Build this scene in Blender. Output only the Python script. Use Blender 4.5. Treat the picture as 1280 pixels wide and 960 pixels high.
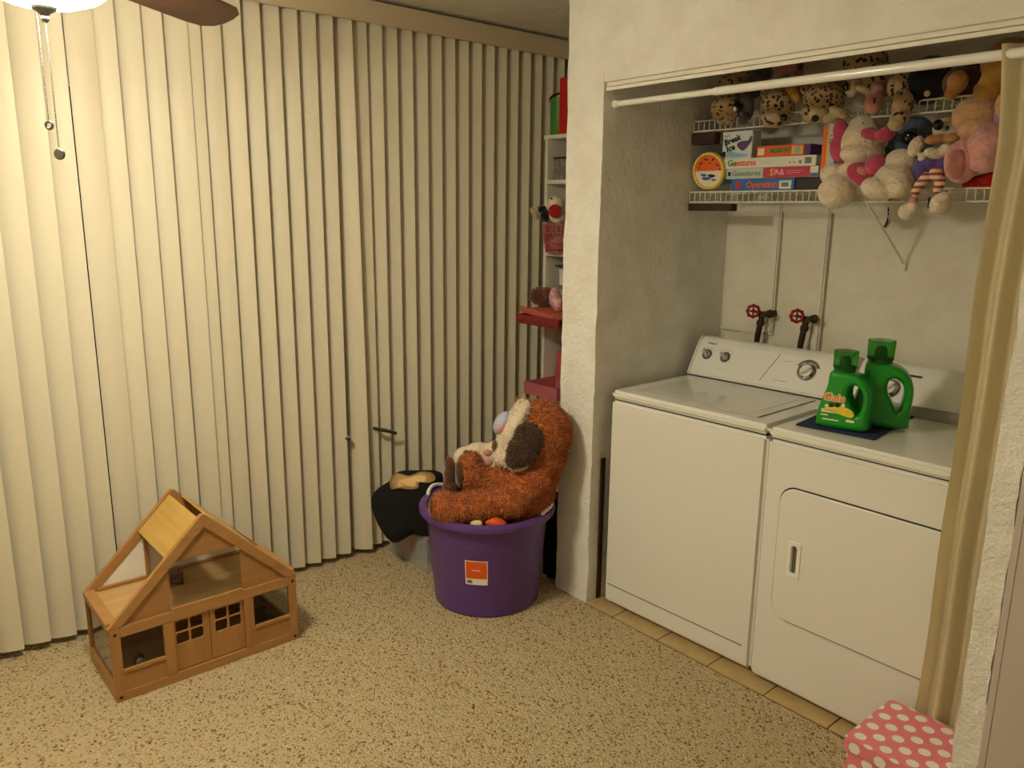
import bpy, bmesh, math, random
from mathutils import Vector, Matrix, Euler, noise
random.seed(7)
PI = math.pi
scene = bpy.context.scene
for o in list(bpy.data.objects):
    bpy.data.objects.remove(o)
COL = scene.collection

# ------------------------------------------------------------------ camera
F_PX, YAW, PITCH, ROLL = 987.45, 0.8609, 0.2136, 0.011
CAM = Vector((2.1011, -2.2205, 1.5887))
_f = Vector((-math.sin(YAW) * math.cos(PITCH), math.cos(YAW) * math.cos(PITCH), -math.sin(PITCH)))
_r = Vector((math.cos(YAW), math.sin(YAW), 0)); _u = _r.cross(_f)
_r, _u = _r * math.cos(ROLL) + _u * math.sin(ROLL), -_r * math.sin(ROLL) + _u * math.cos(ROLL)
cd = bpy.data.cameras.new('camera'); cam = bpy.data.objects.new('camera', cd); COL.objects.link(cam)
cd.sensor_width = 36.0; cd.lens = F_PX / 1280 * 36.0; cd.clip_start = 0.02
cam.matrix_world = Matrix(((_r.x, _u.x, -_f.x, CAM.x), (_r.y, _u.y, -_f.y, CAM.y), (_r.z, _u.z, -_f.z, CAM.z), (0, 0, 0, 1)))
scene.camera = cam

# ------------------------------------------------------------------ world, light, exposure
w = bpy.data.worlds.new('world'); scene.world = w; w.use_nodes = True
w.node_tree.nodes['Background'].inputs[0].default_value = (0.01, 0.012, 0.02, 1)
w.node_tree.nodes['Background'].inputs[1].default_value = 0.2
LAMP_COLOR = (1.0, 0.925, 0.70); LAMP_STRENGTH = 112.0
scene.view_settings.view_transform = 'Standard'; scene.view_settings.look = 'None'
scene.view_settings.gamma = 1.0; scene.view_settings.use_curve_mapping = False
scene.view_settings.exposure = 0.0

def at(px, py, Y):
    """world point on the plane y = Y seen at a pixel, and metres per pixel there"""
    d = _f + _r * ((px - 640) / F_PX) - _u * ((py - 480) / F_PX)
    t = (Y - CAM.y) / d.y
    return CAM + d * t, t / F_PX

# ------------------------------------------------------------------ materials
def lin(c):
    return tuple((v / 255 / 12.92 if v / 255 <= 0.04045 else ((v / 255 + 0.055) / 1.055) ** 2.4) for v in c) + (1,)

MATS = {}
def mat(name, rgb, rough=0.6, metal=0.0, bump=0.0, bscale=60.0, var=0.0, vscale=6.0, rgb2=None, sheen=0.0,
        trans=0.0, ior=1.45, emit=0.0, spec=0.5, coat=0.0, detail=4.0, alpha=1.0, sss=0.0):
    m = bpy.data.materials.new(name); m.use_nodes = True; MATS[name] = m
    nt = m.node_tree; b = nt.nodes['Principled BSDF']
    b.inputs['Base Color'].default_value = lin(rgb); b.inputs['Roughness'].default_value = rough
    b.inputs['Metallic'].default_value = metal; b.inputs['Specular IOR Level'].default_value = spec
    b.inputs['Transmission Weight'].default_value = trans; b.inputs['IOR'].default_value = ior
    b.inputs['Sheen Weight'].default_value = sheen; b.inputs['Coat Weight'].default_value = coat
    b.inputs['Alpha'].default_value = alpha
    if emit:
        b.inputs['Emission Color'].default_value = (*LAMP_COLOR, 1); b.inputs['Emission Strength'].default_value = emit
    tc = nt.nodes.new('ShaderNodeTexCoord')
    if var or rgb2:
        n = nt.nodes.new('ShaderNodeTexNoise'); n.inputs['Scale'].default_value = vscale; n.inputs['Detail'].default_value = detail
        nt.links.new(tc.outputs['Object'], n.inputs['Vector'])
        r = nt.nodes.new('ShaderNodeValToRGB'); r.color_ramp.elements[0].position = 0.3; r.color_ramp.elements[1].position = 0.7
        c1 = lin(rgb); c2 = lin(rgb2) if rgb2 else tuple(min(1, v * (1 + var)) for v in c1[:3]) + (1,)
        r.color_ramp.elements[0].color = c1; r.color_ramp.elements[1].color = c2
        nt.links.new(n.outputs['Fac'], r.inputs['Fac']); nt.links.new(r.outputs['Color'], b.inputs['Base Color'])
    if bump:
        n2 = nt.nodes.new('ShaderNodeTexNoise'); n2.inputs['Scale'].default_value = bscale; n2.inputs['Detail'].default_value = detail
        nt.links.new(tc.outputs['Object'], n2.inputs['Vector'])
        bp = nt.nodes.new('ShaderNodeBump'); bp.inputs['Strength'].default_value = bump; bp.inputs['Distance'].default_value = 0.01
        nt.links.new(n2.outputs['Fac'], bp.inputs['Height']); nt.links.new(bp.outputs['Normal'], b.inputs['Normal'])
    return m

def spotted(name, base, spot, scale=28, thr=0.33):
    m = mat(name, base, 0.95, sheen=0.3); nt = m.node_tree; b = nt.nodes['Principled BSDF']
    tc = nt.nodes['Texture Coordinate']
    v = nt.nodes.new('ShaderNodeTexVoronoi'); v.inputs['Scale'].default_value = scale
    n = nt.nodes.new('ShaderNodeTexNoise'); n.inputs['Scale'].default_value = scale * 1.5
    ad = nt.nodes.new('ShaderNodeMixRGB'); ad.blend_type = 'ADD'; ad.inputs[0].default_value = 0.02
    nt.links.new(tc.outputs['Object'], ad.inputs[1]); nt.links.new(n.outputs['Color'], ad.inputs[2])
    nt.links.new(tc.outputs['Object'], n.inputs['Vector']); nt.links.new(ad.outputs[0], v.inputs['Vector'])
    r = nt.nodes.new('ShaderNodeValToRGB'); r.color_ramp.elements[0].position = thr; r.color_ramp.elements[1].position = thr + 0.08
    r.color_ramp.elements[0].color = lin(spot); r.color_ramp.elements[1].color = lin(base)
    nt.links.new(v.outputs['Distance'], r.inputs['Fac']); nt.links.new(r.outputs['Color'], b.inputs['Base Color'])
    return m

def dots(name, axes, period, rad, base=(236, 134, 148), dot=(246, 240, 224)):
    """staggered round dots printed on a flat face, in that face's own two axes"""
    m = mat(name, base, 0.55); nt = m.node_tree; b = nt.nodes['Principled BSDF']; tc = nt.nodes['Texture Coordinate']
    s = nt.nodes.new('ShaderNodeSeparateXYZ'); nt.links.new(tc.outputs['Object'], s.inputs[0])
    def M(op, a, bb=None):
        n = nt.nodes.new('ShaderNodeMath'); n.operation = op
        for i, v in enumerate((a, bb)):
            if v is None: continue
            if isinstance(v, (int, float)): n.inputs[i].default_value = v
            else: nt.links.new(v, n.inputs[i])
        return n.outputs[0]
    def cell(off):
        ds = []
        for a in axes:
            x = M('ADD', M('DIVIDE', s.outputs[a], period), 50 + off)
            d = M('SUBTRACT', M('FRACT', x), 0.5); ds.append(M('MULTIPLY', d, d))
        return M('SQRT', M('ADD', ds[0], ds[1]))
    dd = M('MINIMUM', cell(0.0), cell(0.5))
    f = M('LESS_THAN', dd, rad / period)
    mx = nt.nodes.new('ShaderNodeMixRGB'); mx.inputs[1].default_value = lin(base); mx.inputs[2].default_value = lin(dot)
    nt.links.new(f, mx.inputs[0]); nt.links.new(mx.outputs[0], b.inputs['Base Color'])
    return m

# plaster: cream paint over rough render
def plaster(name, rgb, strength=0.5, cracks=True):
    m = mat(name, rgb, 0.75, spec=0.3); nt = m.node_tree; b = nt.nodes['Principled BSDF']; tc = nt.nodes['Texture Coordinate']
    def N(scale, det, rough=0.55):
        n = nt.nodes.new('ShaderNodeTexNoise'); n.inputs['Scale'].default_value = scale; n.inputs['Detail'].default_value = det
        n.inputs['Roughness'].default_value = rough; nt.links.new(tc.outputs['Object'], n.inputs['Vector']); return n
    a = N(7, 8, 0.6); c = N(42, 5); d = N(150, 3)
    m1 = nt.nodes.new('ShaderNodeMath'); m1.operation = 'MULTIPLY_ADD'; m1.inputs[1].default_value = 0.6
    nt.links.new(c.outputs['Fac'], m1.inputs[0]); nt.links.new(a.outputs['Fac'], m1.inputs[2])
    m2 = nt.nodes.new('ShaderNodeMath'); m2.operation = 'MULTIPLY_ADD'; m2.inputs[1].default_value = 0.25
    nt.links.new(d.outputs['Fac'], m2.inputs[0]); nt.links.new(m1.outputs[0], m2.inputs[2])
    bp = nt.nodes.new('ShaderNodeBump'); bp.inputs['Strength'].default_value = strength; bp.inputs['Distance'].default_value = 0.012
    nt.links.new(m2.outputs[0], bp.inputs['Height']); nt.links.new(bp.outputs['Normal'], b.inputs['Normal'])
    r = nt.nodes.new('ShaderNodeValToRGB'); r.color_ramp.elements[0].position = 0.32; r.color_ramp.elements[1].position = 0.6
    c1 = lin(rgb); r.color_ramp.elements[0].color = (c1[0] * .9, c1[1] * .88, c1[2] * .84, 1); r.color_ramp.elements[1].color = c1
    nt.links.new(a.outputs['Fac'], r.inputs['Fac']); nt.links.new(r.outputs['Color'], b.inputs['Base Color'])
    return m

plaster('plaster', (244, 241, 232), 0.5)
plaster('plaster_rough', (244, 241, 233), 1.0)
plaster('plaster_back', (232, 227, 212), 0.6)
plaster('ceiling_paint', (236, 229, 214), 1.0)
mat('trim_paint', (236, 230, 216), 0.5)
mat('door_paint', (200, 188, 178), 0.45)
mat('vinyl', (216, 206, 182), 0.42, spec=0.35)
mat('valance', (206, 190, 160), 0.5)
mat('glass_dark', (10, 12, 16), 0.05, spec=0.6)
mat('chrome', (200, 200, 200), 0.18, 1.0)
mat('brushed', (120, 118, 112), 0.35, 1.0)
mat('satin', (200, 196, 188), 0.38, 0.85)
mat('steel', (140, 135, 125), 0.3, 1.0)
mat('black_plastic', (22, 20, 20), 0.35)
mat('grey_plastic', (96, 92, 88), 0.4)
mat('pale_grey', (176, 172, 162), 0.4)
mat('seam', (45, 38, 30), 0.8)
mat('enamel', (232, 230, 222), 0.25, coat=0.3)
mat('enamel_console', (236, 234, 226), 0.35)
mat('enamel_lid', (222, 220, 212), 0.2, coat=0.4)
mat('print_grey', (110, 104, 96), 0.6)
mat('white_wire', (232, 226, 208), 0.4)
mat('white_plastic', (240, 238, 230), 0.4)
mat('rod_white', (242, 240, 232), 0.22, coat=0.4)
mat('brown_wood', (74, 48, 30), 0.7, rgb2=(54, 33, 20), vscale=20)
mat('lamp_bowl', (255, 250, 240), 0.3, emit=LAMP_STRENGTH)
mat('fan_wood', (98, 62, 40), 0.45, rgb2=(80, 48, 30), vscale=9)
mat('fan_metal', (120, 100, 80), 0.3, 0.9)
mat('curtain', (250, 236, 200), 0.85, bump=0.15, bscale=120, sheen=0.2)
mat('carpet_tack', (205, 190, 160), 0.9)

# carpet
m = mat('carpet', (206, 186, 150), 0.97, spec=0.1); nt = m.node_tree; b = nt.nodes['Principled BSDF']; tc = nt.nodes['Texture Coordinate']
v = nt.nodes.new('ShaderNodeTexVoronoi'); v.inputs['Scale'].default_value = 150
nz = nt.nodes.new('ShaderNodeTexNoise'); nz.inputs['Scale'].default_value = 90; nz.inputs['Detail'].default_value = 6; nz.inputs['Roughness'].default_value = 0.7
nb = nt.nodes.new('ShaderNodeTexNoise'); nb.inputs['Scale'].default_value = 34; nb.inputs['Detail'].default_value = 3
for n in (v, nz, nb): nt.links.new(tc.outputs['Object'], n.inputs['Vector'])
r = nt.nodes.new('ShaderNodeValToRGB'); els = r.color_ramp.elements
els[0].position = 0.0; els[0].color = lin((232, 216, 180)); els[1].position = 1.0; els[1].color = lin((232, 218, 188))
for p, c in ((0.05, (166, 130, 88)), (0.12, (190, 160, 116)), (0.22, (220, 198, 156)), (0.5, (226, 204, 162)), (0.75, (214, 190, 146))):
    e = els.new(p); e.color = lin(c)
sp = nt.nodes.new('ShaderNodeSeparateColor'); nt.links.new(v.outputs['Color'], sp.inputs[0])
nt.links.new(sp.outputs[0], r.inputs['Fac'])
els[0].color = lin((132, 96, 60))
r2 = nt.nodes.new('ShaderNodeValToRGB'); r2.color_ramp.elements[0].position = 0.34; r2.color_ramp.elements[1].position = 0.46
r2.color_ramp.elements[0].color = (0.84, 0.80, 0.74, 1); r2.color_ramp.elements[1].color = (1, 1, 1, 1)
nt.links.new(nz.outputs['Fac'], r2.inputs['Fac'])
mx = nt.nodes.new('ShaderNodeMixRGB'); mx.blend_type = 'MULTIPLY'; mx.inputs[0].default_value = 0.9
nt.links.new(r.outputs['Color'], mx.inputs[1]); nt.links.new(r2.outputs['Color'], mx.inputs[2]); nt.links.new(mx.outputs[0], b.inputs['Base Color'])
bp = nt.nodes.new('ShaderNodeBump'); bp.inputs['Strength'].default_value = 0.9; bp.inputs['Distance'].default_value = 0.012
ma = nt.nodes.new('ShaderNodeMath'); ma.operation = 'SUBTRACT'; nt.links.new(nz.outputs['Fac'], ma.inputs[0]); nt.links.new(v.outputs['Distance'], ma.inputs[1])
nt.links.new(ma.outputs[0], bp.inputs['Height']); nt.links.new(bp.outputs['Normal'], b.inputs['Normal'])

mat('tile', (196, 170, 120), 0.4, rgb2=(178, 150, 102), vscale=14)
mat('grout', (70, 56, 38), 0.9)

# birch / wood for the toy house
def wood(name, c1, c2, axis=0):
    m = mat(name, c1, 0.45, spec=0.4); nt = m.node_tree; b = nt.nodes['Principled BSDF']; tc = nt.nodes['Texture Coordinate']
    mp = nt.nodes.new('ShaderNodeMapping'); sc = [40, 40, 40]; sc[axis] = 2.5; mp.inputs['Scale'].default_value = sc
    n = nt.nodes.new('ShaderNodeTexNoise'); n.inputs['Scale'].default_value = 1.0; n.inputs['Detail'].default_value = 5
    nt.links.new(tc.outputs['Object'], mp.inputs[0]); nt.links.new(mp.outputs[0], n.inputs['Vector'])
    r = nt.nodes.new('ShaderNodeValToRGB'); r.color_ramp.elements[0].position = 0.3; r.color_ramp.elements[1].position = 0.72
    r.color_ramp.elements[0].color = lin(c1); r.color_ramp.elements[1].color = lin(c2)
    nt.links.new(n.outputs['Fac'], r.inputs['Fac']); nt.links.new(r.outputs['Color'], b.inputs['Base Color'])
    return m
wood('pine', (180, 134, 82), (164, 116, 66), 0)
wood('pine_up', (178, 130, 78), (162, 112, 64), 2)
wood('birch', (174, 128, 78), (158, 112, 66), 0)
wood('birch_light', (200, 162, 86), (188, 148, 74), 1)
wood('birch_floor', (200, 164, 112), (186, 148, 96), 0)
m = mat('acrylic', (235, 238, 235), 0.04, trans=1.0, ior=1.2)
m = mat('frosted', (236, 232, 218), 0.5)

# toys
def plushmat(name, rgb, rgb2=None, scale=90, bump=0.5):
    return mat(name, rgb, 0.95, bump=bump, bscale=scale, rgb2=rgb2 or tuple(int(v * .86) for v in rgb), vscale=30, sheen=0.5, spec=0.15)
plushmat('fur_brown', (204, 116, 50), (176, 92, 34), 60, 0.8); plushmat('fur_dark', (92, 60, 40)); plushmat('fur_white', (240, 224, 200), (222, 202, 172), bump=0.7)
plushmat('fur_cream', (212, 188, 146)); plushmat('fur_pink', (242, 176, 168)); plushmat('fur_peach', (238, 186, 138)); plushmat('fur_hotpink', (214, 84, 116))
plushmat('fur_blue', (104, 124, 150)); plushmat('fur_grey', (92, 86, 84)); plushmat('fur_black', (26, 22, 22)); plushmat('fur_tan', (206, 148, 84))
plushmat('fur_gold', (206, 156, 70)); plushmat('fur_lilac', (206, 150, 190)); plushmat('fur_purple', (110, 88, 160)); plushmat('fur_rose', (226, 150, 140))
plushmat('fur_red', (176, 30, 22)); plushmat('fur_choc', (110, 66, 40))
spotted('leopard', (184, 152, 108), (48, 30, 20), 62, 0.34); spotted('leopard_big', (184, 154, 112), (46, 30, 20), 50, 0.32)
mat('eye_black', (8, 8, 8), 0.1, coat=0.6); mat('eye_blue', (120, 170, 210), 0.2); mat('pastel', (150, 190, 220), 0.25, rgb2=(236, 170, 180), vscale=14, detail=1)
mat('gold', (220, 180, 80), 0.3, 0.8)
mat('purple_plastic', (92, 58, 128), 0.38, coat=0.15); mat('orange_print', (226, 92, 20), 0.5); mat('paper', (236, 232, 222), 0.6)
mat('rope', (238, 232, 220), 0.8); mat('black_cloth', (16, 14, 16), 0.95); mat('dark_cloth', (34, 28, 36), 0.95, bump=0.5, bscale=25)
mat('tan_patch', (228, 190, 132), 0.9); mat('clear_plastic', (225, 225, 220), 0.12, alpha=0.24)
mat('orange_toy', (222, 88, 34), 0.6); mat('yellow_toy', (236, 216, 150), 0.6)
mat('red_plastic', (190, 34, 28), 0.5); mat('green_plastic', (74, 140, 56), 0.4); mat('rose_plastic', (182, 84, 86), 0.4); mat('dark_rose', (142, 50, 50), 0.5); mat('pink_plastic', (192, 104, 112), 0.4)
mat('coral', (206, 104, 84), 0.5); mat('shelf_white', (234, 228, 212), 0.5); mat('shelf_dark', (120, 106, 86), 0.8)
mat('bluegrey', (70, 84, 104), 0.4); mat('floral', (240, 208, 206), 0.85, rgb2=(214, 120, 132), vscale=45, detail=1); mat('misc_grey', (150, 140, 128), 0.6, rgb2=(90, 84, 80), vscale=30)
mat('jug_green', (18, 148, 34), 0.3, coat=0.3); mat('cap_green', (150, 214, 140), 0.06, trans=0.95, ior=1.08); mat('spout_green', (10, 84, 24), 0.35)
mat('navy', (38, 48, 84), 0.9, bump=0.3, bscale=200); mat('yellow_print', (240, 214, 60), 0.5); mat('orange_letter', (244, 120, 30), 0.5); mat('dark_print', (30, 40, 30), 0.5)
mat('valve_red', (140, 26, 30), 0.45, 0.3); mat('pipe_dark', (70, 50, 38), 0.5, 0.6); mat('box_blue', (52, 108, 178), 0.5); mat('box_teal', (92, 130, 150), 0.5)
mat('box_orange', (232, 96, 30), 0.5); mat('box_white', (232, 230, 214), 0.5); mat('box_grey', (196, 202, 200), 0.5); mat('box_red', (196, 54, 78), 0.5); mat('box_dark', (38, 28, 34), 0.5)
mat('box_ice', (222, 230, 230), 0.5); mat('print_black', (26, 22, 24), 0.6); mat('print_purple', (104, 64, 112), 0.6); mat('print_red', (196, 56, 44), 0.6); mat('print_ice', (150, 190, 210), 0.5)
mat('tub_blue', (24, 110, 180), 0.35); mat('tub_yellow', (240, 210, 90), 0.4); mat('print_orange', (236, 104, 24), 0.5); mat('print_green', (90, 140, 50), 0.5); mat('print_cream', (240, 226, 196), 0.5)
mat('print_pink', (240, 190, 200), 0.5); mat('print_yellow', (240, 196, 80), 0.5)
dots('dots_top', (0, 1), 0.07, 0.0155); dots('dots_front', (0, 2), 0.07, 0.0155); dots('dots_side', (1, 2), 0.07, 0.0155)
# striped leggings
m = mat('stripes', (240, 180, 150), 0.9); nt = m.node_tree; wv = nt.nodes.new('ShaderNodeTexWave'); wv.bands_direction = 'Z'; wv.inputs['Scale'].default_value = 16
nt.links.new(nt.nodes['Texture Coordinate'].outputs['Object'], wv.inputs['Vector']); r = nt.nodes.new('ShaderNodeValToRGB')
r.color_ramp.elements[0].color = lin((150, 84, 74)); r.color_ramp.elements[0].position = .3; r.color_ramp.elements[1].color = lin((242, 196, 168)); r.color_ramp.elements[1].position = .5
nt.links.new(wv.outputs['Fac'], r.inputs['Fac']); nt.links.new(r.outputs['Color'], nt.nodes['Principled BSDF'].inputs['Base Color'])

# ------------------------------------------------------------------ mesh helpers
class B:
    def __init__(s): s.bm = bmesh.new()
    def box(s, x0, x1, y0, y1, z0, z1, bev=0.0, seg=2, M=None):
        t = bmesh.new(); bmesh.ops.create_cube(t, size=1)
        for v in t.verts: v.co = Vector(((x0 + x1) / 2 + v.co.x * (x1 - x0), (y0 + y1) / 2 + v.co.y * (y1 - y0), (z0 + z1) / 2 + v.co.z * (z1 - z0)))
        if bev: bmesh.ops.bevel(t, geom=t.edges[:], offset=bev, segments=seg, affect='EDGES', clamp_overlap=True)
        return s._merge(t, M)
    def _merge(s, t, M=None):
        if M is not None: bmesh.ops.transform(t, matrix=M, verts=t.verts)
        me = bpy.data.meshes.new('tmp'); t.to_mesh(me); t.free(); s.bm.from_mesh(me); bpy.data.meshes.remove(me); return s
    def prism(s, pts, y0, y1, M=None, bev=0.0):
        """polygon in x,z swept along y"""
        t = bmesh.new(); a = [t.verts.new((x, y0, z)) for x, z in pts]; c = [t.verts.new((x, y1, z)) for x, z in pts]
        n = len(pts); t.faces.new(a); t.faces.new(c[::-1])
        for i in range(n): t.faces.new((a[i], c[i], c[(i + 1) % n], a[(i + 1) % n]))
        bmesh.ops.recalc_face_normals(t, faces=t.faces)
        if bev: bmesh.ops.bevel(t, geom=t.edges[:], offset=bev, segments=2, affect='EDGES', clamp_overlap=True)
        return s._merge(t, M)
    def cyl(s, p, q, r0, r1=None, n=20, caps=True):
        p, q = Vector(p), Vector(q); d = q - p; r1 = r0 if r1 is None else r1
        t = bmesh.new(); bmesh.ops.create_cone(t, cap_ends=caps, segments=n, radius1=r0, radius2=r1, depth=d.length)
        M = Matrix.Translation((p + q) / 2) @ d.to_track_quat('Z', 'Y').to_matrix().to_4x4()
        return s._merge(t, M)
    def lathe(s, prof, n=40, M=None, close=False):
        t = bmesh.new(); rings = []
        for r, z in prof:
            if r < 1e-6: rings.append([t.verts.new((0, 0, z))]); continue
            rings.append([t.verts.new((r * math.cos(2 * PI * k / n), r * math.sin(2 * PI * k / n), z)) for k in range(n)])
        for a, b_ in zip(rings, rings[1:]):
            for k in range(n):
                k2 = (k + 1) % n
                if len(a) == 1 and len(b_) == 1: continue
                if len(a) == 1: t.faces.new((a[0], b_[k], b_[k2]))
                elif len(b_) == 1: t.faces.new((a[k], a[k2], b_[0]))
                else: t.faces.new((a[k], a[k2], b_[k2], b_[k]))
        bmesh.ops.recalc_face_normals(t, faces=t.faces)
        return s._merge(t, M)
    def tube(s, pts, r, n=8, caps=True):
        pts = [Vector(p) for p in pts]; t = bmesh.new(); rings = []; m_ = len(pts)
        rr = r if isinstance(r, (list, tuple)) else [r] * m_
        up = Vector((0.01, 0.03, 1))
        for i, p in enumerate(pts):
            d = (pts[min(i + 1, m_ - 1)] - pts[max(i - 1, 0)]).normalized()
            a = d.cross(up)
            if a.length < 0.1: a = d.cross(Vector((1, 0, 0)))
            a.normalize(); c = d.cross(a); up = a.cross(d) if abs(d.z) < .9 else up
            rings.append([t.verts.new(p + (a * math.cos(2 * PI * k / n) + c * math.sin(2 * PI * k / n)) * rr[i]) for k in range(n)])
        for A, C in zip(rings, rings[1:]):
            for k in range(n): t.faces.new((A[k], A[(k + 1) % n], C[(k + 1) % n], C[k]))
        if caps: t.faces.new(rings[0][::-1]); t.faces.new(rings[-1])
        bmesh.ops.recalc_face_normals(t, faces=t.faces)
        return s._merge(t)
    def ball(s, c, r, M=None, sub=3):
        t = bmesh.new(); bmesh.ops.create_icosphere(t, subdivisions=sub, radius=1)
        rad = (r, r, r) if isinstance(r, (int, float)) else r
        X = Matrix.Translation(Vector(c)) @ (M.to_4x4() if M is not None else Matrix()) @ Matrix.Diagonal((*rad, 1))
        return s._merge(t, X)
    def torus(s, R_, r_, M=None, n=28, k=8):
        t = bmesh.new(); g = [[t.verts.new(((R_ + r_ * math.cos(2 * PI * j / k)) * math.cos(2 * PI * i / n), (R_ + r_ * math.cos(2 * PI * j / k)) * math.sin(2 * PI * i / n), r_ * math.sin(2 * PI * j / k))) for j in range(k)] for i in range(n)]
        for i in range(n):
            for j in range(k): t.faces.new((g[i][j], g[(i + 1) % n][j], g[(i + 1) % n][(j + 1) % k], g[i][(j + 1) % k]))
        bmesh.ops.recalc_face_normals(t, faces=t.faces)
        return s._merge(t, M)
    def move(s, v):
        bmesh.ops.translate(s.bm, vec=Vector(v), verts=s.bm.verts); return s
    def to(s, name, material, parent=None, smooth=None):
        me = bpy.data.meshes.new(name); s.bm.to_mesh(me); s.bm.free()
        return link(name, me, material, parent, smooth)

def link(name, me, material, parent=None, smooth=None):
    o = bpy.data.objects.new(name, me); COL.objects.link(o)
    if isinstance(material, (list, tuple)):
        for k in material: me.materials.append(MATS[k])
    elif material: me.materials.append(MATS[material])
    if parent: o.parent = parent
    if smooth is None or smooth:
        me.shade_smooth()
        if smooth is None:
            try: me.set_sharp_from_angle(angle=math.radians(35))
            except Exception: pass
    return o

def tag(o, label, cat, group=None):
    o['label'] = label; o['category'] = cat
    if group: o['group'] = group
    return o
def thing(name, label, cat, loc=(0, 0, 0), rot=(0, 0, 0), group=None):
    o = bpy.data.objects.new(name, None); COL.objects.link(o); o.empty_display_size = 0.05
    o.location = loc; o.rotation_euler = rot if isinstance(rot, tuple) else (0, 0, rot)
    return tag(o, label, cat, group)
def struct(o): o['kind'] = 'structure'; return o

def eval_mesh(tmp):
    dg = bpy.context.evaluated_depsgraph_get(); me = bpy.data.meshes.new_from_object(tmp.evaluated_get(dg))
    d = tmp.data; bpy.data.objects.remove(tmp)
    (bpy.data.meshes if isinstance(d, bpy.types.Mesh) else bpy.data.curves).remove(d)
    return me
def flat_shape(outers, holes=(), depth=0.01, bevel=0.0, res=2):
    """outline(s) with holes in x,y, filled, thickness along z centred on 0"""
    cu = bpy.data.curves.new('shape', 'CURVE'); cu.dimensions = '2D'; cu.fill_mode = 'BOTH'
    cu.extrude = max(depth / 2 - bevel, 0); cu.bevel_depth = bevel; cu.bevel_resolution = res; cu.offset = -bevel
    for pl in list(outers) + list(holes):
        sp = cu.splines.new('POLY'); sp.points.add(len(pl) - 1); sp.use_cyclic_u = True
        for p, q in zip(sp.points, pl): p.co = (q[0], q[1], 0, 1)
    o = bpy.data.objects.new('shape', cu); COL.objects.link(o); return eval_mesh(o)
def rrect(x0, x1, y0, y1, r, n=6):
    out = []
    for cx, cy, a in ((x1 - r, y1 - r, 0), (x0 + r, y1 - r, 90), (x0 + r, y0 + r, 180), (x1 - r, y0 + r, 270)):
        for k in range(n + 1):
            t = math.radians(a + 90 * k / n); out.append((cx + r * math.cos(t), cy + r * math.sin(t)))
    return out
def rect(x0, x1, y0, y1): return [(x0, y0), (x1, y0), (x1, y1), (x0, y1)]
UP = Matrix.Rotation(PI / 2, 4, 'X')          # x,y plane -> x,z plane facing -y
def text(body, size, M, material, parent, name='lettering', extrude=0.0003, spacing=1.0, shear=0.0, bold=0.0):
    cu = bpy.data.curves.new('t', 'FONT'); cu.body = body; cu.size = size; cu.extrude = extrude; cu.space_character = spacing; cu.shear = shear
    cu.align_x = 'CENTER'; cu.align_y = 'CENTER'; cu.resolution_u = 2; cu.offset = bold
    o = bpy.data.objects.new('t', cu); COL.objects.link(o); me = eval_mesh(o); me.transform(M)
    me.materials.clear(); return link(name, me, material, parent, False)
def weld(b, voxel, smooth_iter=3, bump=0.0, bscale=40):
    me = bpy.data.meshes.new('w'); b.bm.to_mesh(me); b.bm.free(); o = bpy.data.objects.new('w', me); COL.objects.link(o)
    md = o.modifiers.new('r', 'REMESH'); md.mode = 'VOXEL'; md.voxel_size = voxel; md.use_smooth_shade = True
    if smooth_iter:
        sm = o.modifiers.new('s', 'SMOOTH'); sm.iterations = smooth_iter; sm.factor = 0.5
    me = eval_mesh(o)
    if bump:
        for v in me.vertices: v.co += v.normal * bump * noise.noise(v.co * bscale)
    me.materials.clear(); return me
def rough_box(x0, x1, y0, y1, z0, z1, step=0.06, amp=0.003, seed=0.0):
    """a plastered block: a box cut into a grid whose points are a little uneven"""
    t = bmesh.new()
    def face(o, u, v):
        o, u, v = Vector(o), Vector(u), Vector(v); nu = max(1, int(u.length / step)); nv = max(1, int(v.length / step))
        g = [[t.verts.new(o + u * (i / nu) + v * (j / nv)) for j in range(nv + 1)] for i in range(nu + 1)]
        for i in range(nu):
            for j in range(nv): t.faces.new((g[i][j], g[i + 1][j], g[i + 1][j + 1], g[i][j + 1]))
    X, Y, Z = x1 - x0, y1 - y0, z1 - z0
    face((x0, y0, z0), (X, 0, 0), (0, 0, Z)); face((x0, y1, z0), (X, 0, 0), (0, 0, Z))
    face((x0, y0, z0), (0, Y, 0), (0, 0, Z)); face((x1, y0, z0), (0, Y, 0), (0, 0, Z))
    face((x0, y0, z0), (X, 0, 0), (0, Y, 0)); face((x0, y0, z1), (X, 0, 0), (0, Y, 0))
    bmesh.ops.remove_doubles(t, verts=t.verts, dist=1e-5); bmesh.ops.recalc_face_normals(t, faces=t.faces)
    for v in t.verts:
        n3 = noise.noise_vector(v.co * 9 + Vector((seed, 0, 0))); v.co.x += n3.x * amp; v.co.y += n3.y * amp
        n4 = noise.noise_vector(v.co * 40 + Vector((seed, 5, 0))); v.co.x += n4.x * amp * .5; v.co.y += n4.y * amp * .5
    o = B(); o.bm.free(); o.bm = t; return o

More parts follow.
